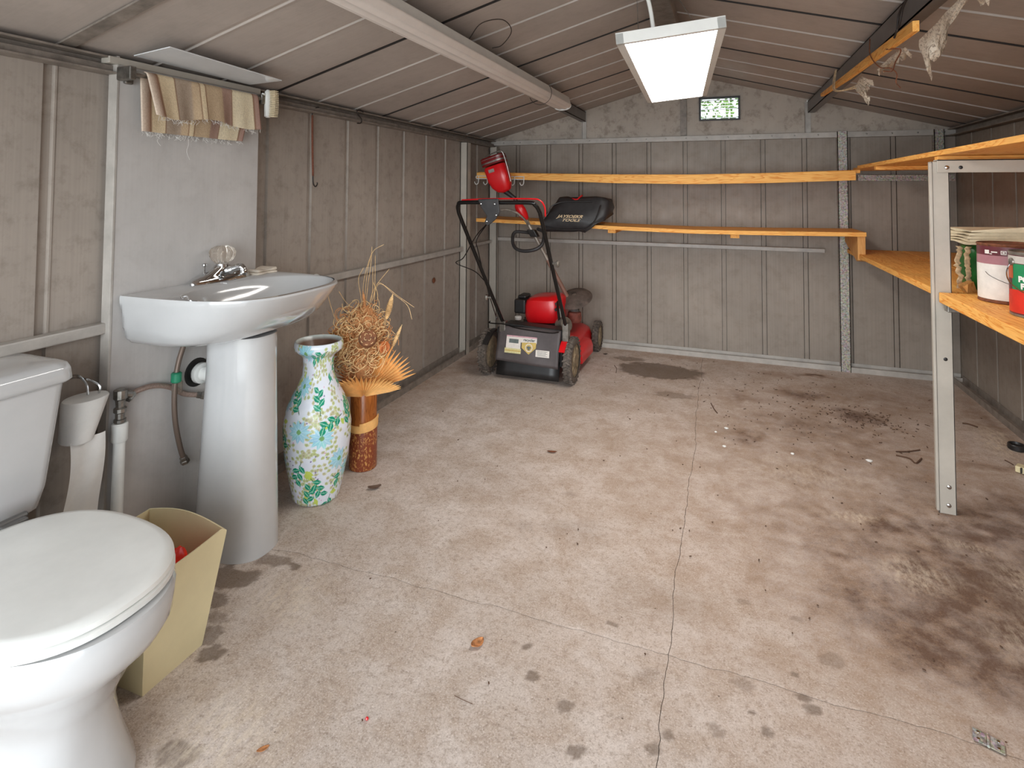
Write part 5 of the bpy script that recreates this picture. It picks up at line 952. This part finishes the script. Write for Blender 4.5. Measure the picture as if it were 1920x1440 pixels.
sk_ = thing('seed_sack', (.98, 2.76, .823), 'green printed sack with a torn frayed left edge behind the paint cans', 'sack')
obj('body', MB().loft([[(1.0 + (.10 + w_) * (1 if math.cos(a) > 0 else -1) * abs(math.cos(a)) ** .6, 2.76 + .085 * (1 if math.sin(a) > 0 else -1) * abs(math.sin(a)) ** .6, z) for a in [2 * PI * k / 36 for k in range(36)]] for z, w_ in ((.8245, -.01), (.83, 0), (.90, .004), (.96, 0), (.992, -.006), (1.0, -.02))]), plain('green_sack', S(30, 104, 44), .35, 0, .25, 14), sk_, 50)
te = MB()
for j in range(2):
    rj = np.random.default_rng(j).normal(0, .0045, 40); te.grid(lambda u, v: (.868 + .024 * j + float(rj[int(v * 22)]) + (.016 + .3 * abs(float(rj[int(v * 22) + 9]))) * (u - .5), 2.695 - .012 * j + .6 * float(rj[int(v * 22) + 5]), .826 + .165 * v), 3, 22)
obj('torn_edge', te, plain('torn_paper', S(214, 186, 148), .9, 0, .25, 70), sk_, 60, solid=.004)
pr_ = warp(letters('P', .12, .15, .0), lambda x, y, z: (.965 + x * .8, 2.673, .885 + y)); pr2 = warp(letters('HZ', .045, 0, 0), lambda x, y, z: (.955 + x, 2.673, .955 + y)); obj('lettering', MB().add(pr_.v, pr_.f), plain('pale_green_ink', S(184, 214, 166), .5), sk_, 0); obj('lettering', MB().add(pr2.v, pr2.f), plain('green_ink', S(90, 168, 84), .5), sk_, 0)
dc = MB()
for k in range(5):
    x0, x1, y0, y1 = .878 + .004 * math.sin(k * 2), 1.30, 2.62 + .01 * math.sin(k), 2.86; z0 = 1.003 + k * .0115
    dc.loft([[(x0, y, z0 + .003 * math.sin(y * 30 + k)), (x0 + .0, y, z0 + .008), ((x0 + x1) / 2, y, z0 + .010 + .010 * math.sin(k + y * 9) + .012), (x1, y, z0 + .008), (x1, y, z0), ((x0 + x1) / 2, y, z0 + .006)] for y in np.linspace(y0, y1, 6)])
tag(obj('folded_dropcloth', dc, plain('cream_canvas', S(226, 212, 180), .85, 0, .08, 30, .3), smooth=50), 'cream folded canvas cloth piled on the green sack', 'cloth')
tag(obj('wood_scrap', MB().prism([(.862, 2.60, .8245), (.905, 2.64, .8245), (.895, 2.64, .862), (.865, 2.60, .857), (.848, 2.60, .846)], (0, .05, 0)), M['woodz'], smooth=0, bevel=.001), 'small yellow wood offcut leaning beside the green sack', 'wood scrap')

# ------------------------------------------------------------------ bits on the floor
def leaf(name, px, py, r, label, mat, rot=0, curl=.3, asp=.5):
    p = at(px, py, 'Z', 0); mb = MB()
    def f(u, v):
        a = (u * 2 - 1); wdt = (1 - a * a) ** .7 * asp; x = a * r; y = (v * 2 - 1) * wdt * r; return (p.x + x * math.cos(rot) - y * math.sin(rot), p.y + x * math.sin(rot) + y * math.cos(rot), .0035 + curl * r * (abs(a) ** 2 * .4 + (v * 2 - 1) ** 2 * .35))
    return tag(obj(name, mb.grid(f, 12, 6), mat, smooth=70, solid=.0006), label, 'leaf', 'dead leaves on the floor')
leaf('dry_leaf', 895, 1210, .020, 'large curled orange-brown dead leaf in the middle foreground', M['leafbrown'], 1.1, .5, .7)
leaf('dry_leaf', 1035, 849, .022, 'small brown dead leaf in the middle of the floor', M['rust'], .2, .3, .4)
leaf('dry_leaf', 493, 1408, .013, 'small rusty dead leaf near the toilet foot', M['leafbrown'], .9, .3, .45)
leaf('dry_leaf', 1135, 665, .016, 'tiny dark leaf near the right front mower wheel', M['dark'], .4, .5, .5)
leaf('dry_leaf', 702, 917, .026, 'dark curled dead leaf in front of the bamboo vase', plain('grey_brown_leaf', S(104, 82, 68), .9), .7, .6, .5)
p = at(688, 1350, 'Z', 0); tag(obj('red_crumb', MB().lathe([(.003, 0), (.004, .002), (.002, .005)], (p.x, p.y, .0012), 7), M['red']), 'tiny red crumb on the foreground floor', 'crumb')
for px, py, r, lb2 in ((1630, 865, .014, 'flat white chip on the floor left of the grey post'), (1358, 838, .009, 'small white pebble beyond the floor joint, nearest of the trio'), (1362, 804, .011, 'white shard lying on the rear floor joint'), (1342, 811, .006, 'tiny white pebble left of the shard on the rear joint'), (1486, 852, .008, 'small pale chip between the shard and the flat white chip')):
    p = at(px, py, 'Z', 0); tag(obj('pebble', MB().loft([[(p.x + r * s * math.cos(a) * (1 + .15 * math.sin(3 * a)), p.y + r * .8 * s * math.sin(a), .0012 + z) for a in [2 * PI * k / 9 for k in range(9)]] for z, s in ((0, .9), (.003, 1), (.006, .6))]), M['paper'], smooth=40), lb2, 'pebble', 'pale chips on the floor')
def twig(P, r, label):
    Q = [Vector((at(a, b, 'Z', 0).x, at(a, b, 'Z', 0).y, .0035)) for a, b in P]; return tag(obj('twig', MB().tube(smoothpath(Q, 4), r * .6, 6), plain('dark_twig', S(92, 66, 50), .9)), label, 'twig', 'twigs on the floor')
twig([(1333, 757), (1339, 768), (1345, 776)], .004, 'short dark twig on the floor near the wet patch'); twig([(1680, 848), (1700, 848), (1725, 845)], .0045, 'dark twig left of the grey post, upper of two'); twig([(1680, 855), (1705, 861), (1717, 870), (1728, 861)], .0055, 'forked dark twig left of the grey post, lower of two')
twig([(1805, 795), (1815, 796), (1833, 802)], .006, 'dark twig right of the grey post near the wall'); twig([(1152, 686), (1156, 692), (1155, 700)], .003, 'thin curled twig at the edge of the wet patch'); twig([(1884, 864), (1893, 869), (1900, 873)], .0035, 'thin twig beside the white plastic plug'); twig([(852, 1307), (868, 1315), (886, 1323)], .0012, 'hair-thin twig on the foreground floor')
sp_ = MB()
for k in range(420):
    if k < 150: x, y = rng.normal(.35, .35), rng.normal(3.55, .38)
    elif k < 270: x, y = rng.normal(.72, .12), rng.normal(3.5, .1)
    else: x, y = rng.uniform(-1.6, 1.3), rng.uniform(.9, 4.2)
    if x > 1.36 or y > 4.34 or y < .5 or x < -1.7: continue
    if (x < -1.05 and y < 2.3) or (x < -.8 and y > 3.3): continue
    a = rng.uniform(0, 6); l = rng.uniform(.0015, .008) * (1 if k < 270 else .55); sp_.obox((x, y, .0036), (l * math.cos(a), l * math.sin(a), 0), (-.0016 * math.sin(a), .0016 * math.cos(a), 0), (0, 0, .001))
tag(obj('floor_debris', sp_, plain('dark_grit', S(92, 68, 52), .95), smooth=0), 'scattered brown specks and splinters of dirt on the concrete', 'debris')['kind'] = 'stuff'
hg = thing('hinge', (.535, 1.566, .002), 'small flat zinc hinge lying on the floor at the bottom right', 'hinge')
hu = Vector((.026, -.010, 0)); hv = Vector((.005, .016, 0)); hc_ = Vector((.537, 1.567, .0042))
for s in (-1, 1):
    pl = obj('leaf_plate', MB().obox(hc_ + hu * .55 * s, hu * .42, hv, (0, 0, .001)), M['galv'], hg, 0)
    for j in (-1, 1): obj('screw_head', MB().lathe([(.0034, 0), (.003, .0015), (.001, .002)], hc_ + hu * .62 * s + hv * .6 * j + Vector((0, 0, .001)), 10), M['chrome'], pl)
obj('pin', MB().tube([hc_ - hv * 1.05 + Vector((0, 0, .001)), hc_ + hv * 1.05 + Vector((0, 0, .001))], .003, 8), M['galv'], hg)
tag(obj('black_cap', MB().lathe([(.030, 0), (.034, .003), (.034, .022), (.031, .026), (.027, .026), (.024, .016), (.01, .015)], (1.285, 3.35, .0015), 28), M['black']), 'black round plastic cap by the right wall', 'cap')
pg = MB().obox((1.205, 3.085, .016), (.012, .018, 0), (.020, -.013, 0), (0, 0, .013)); pgo = tag(obj('plastic_plug', pg, M['cream'], smooth=0, bevel=.003, origin=(1.205, 3.085, .003)), 'cream plastic plug lying at the right edge of the floor', 'plug')
obj('slot', MB().obox((1.192, 3.068, .018), (.002, -.0015, 0), (.007, .011, 0), (0, 0, .010)), M['black'], pgo, 0)
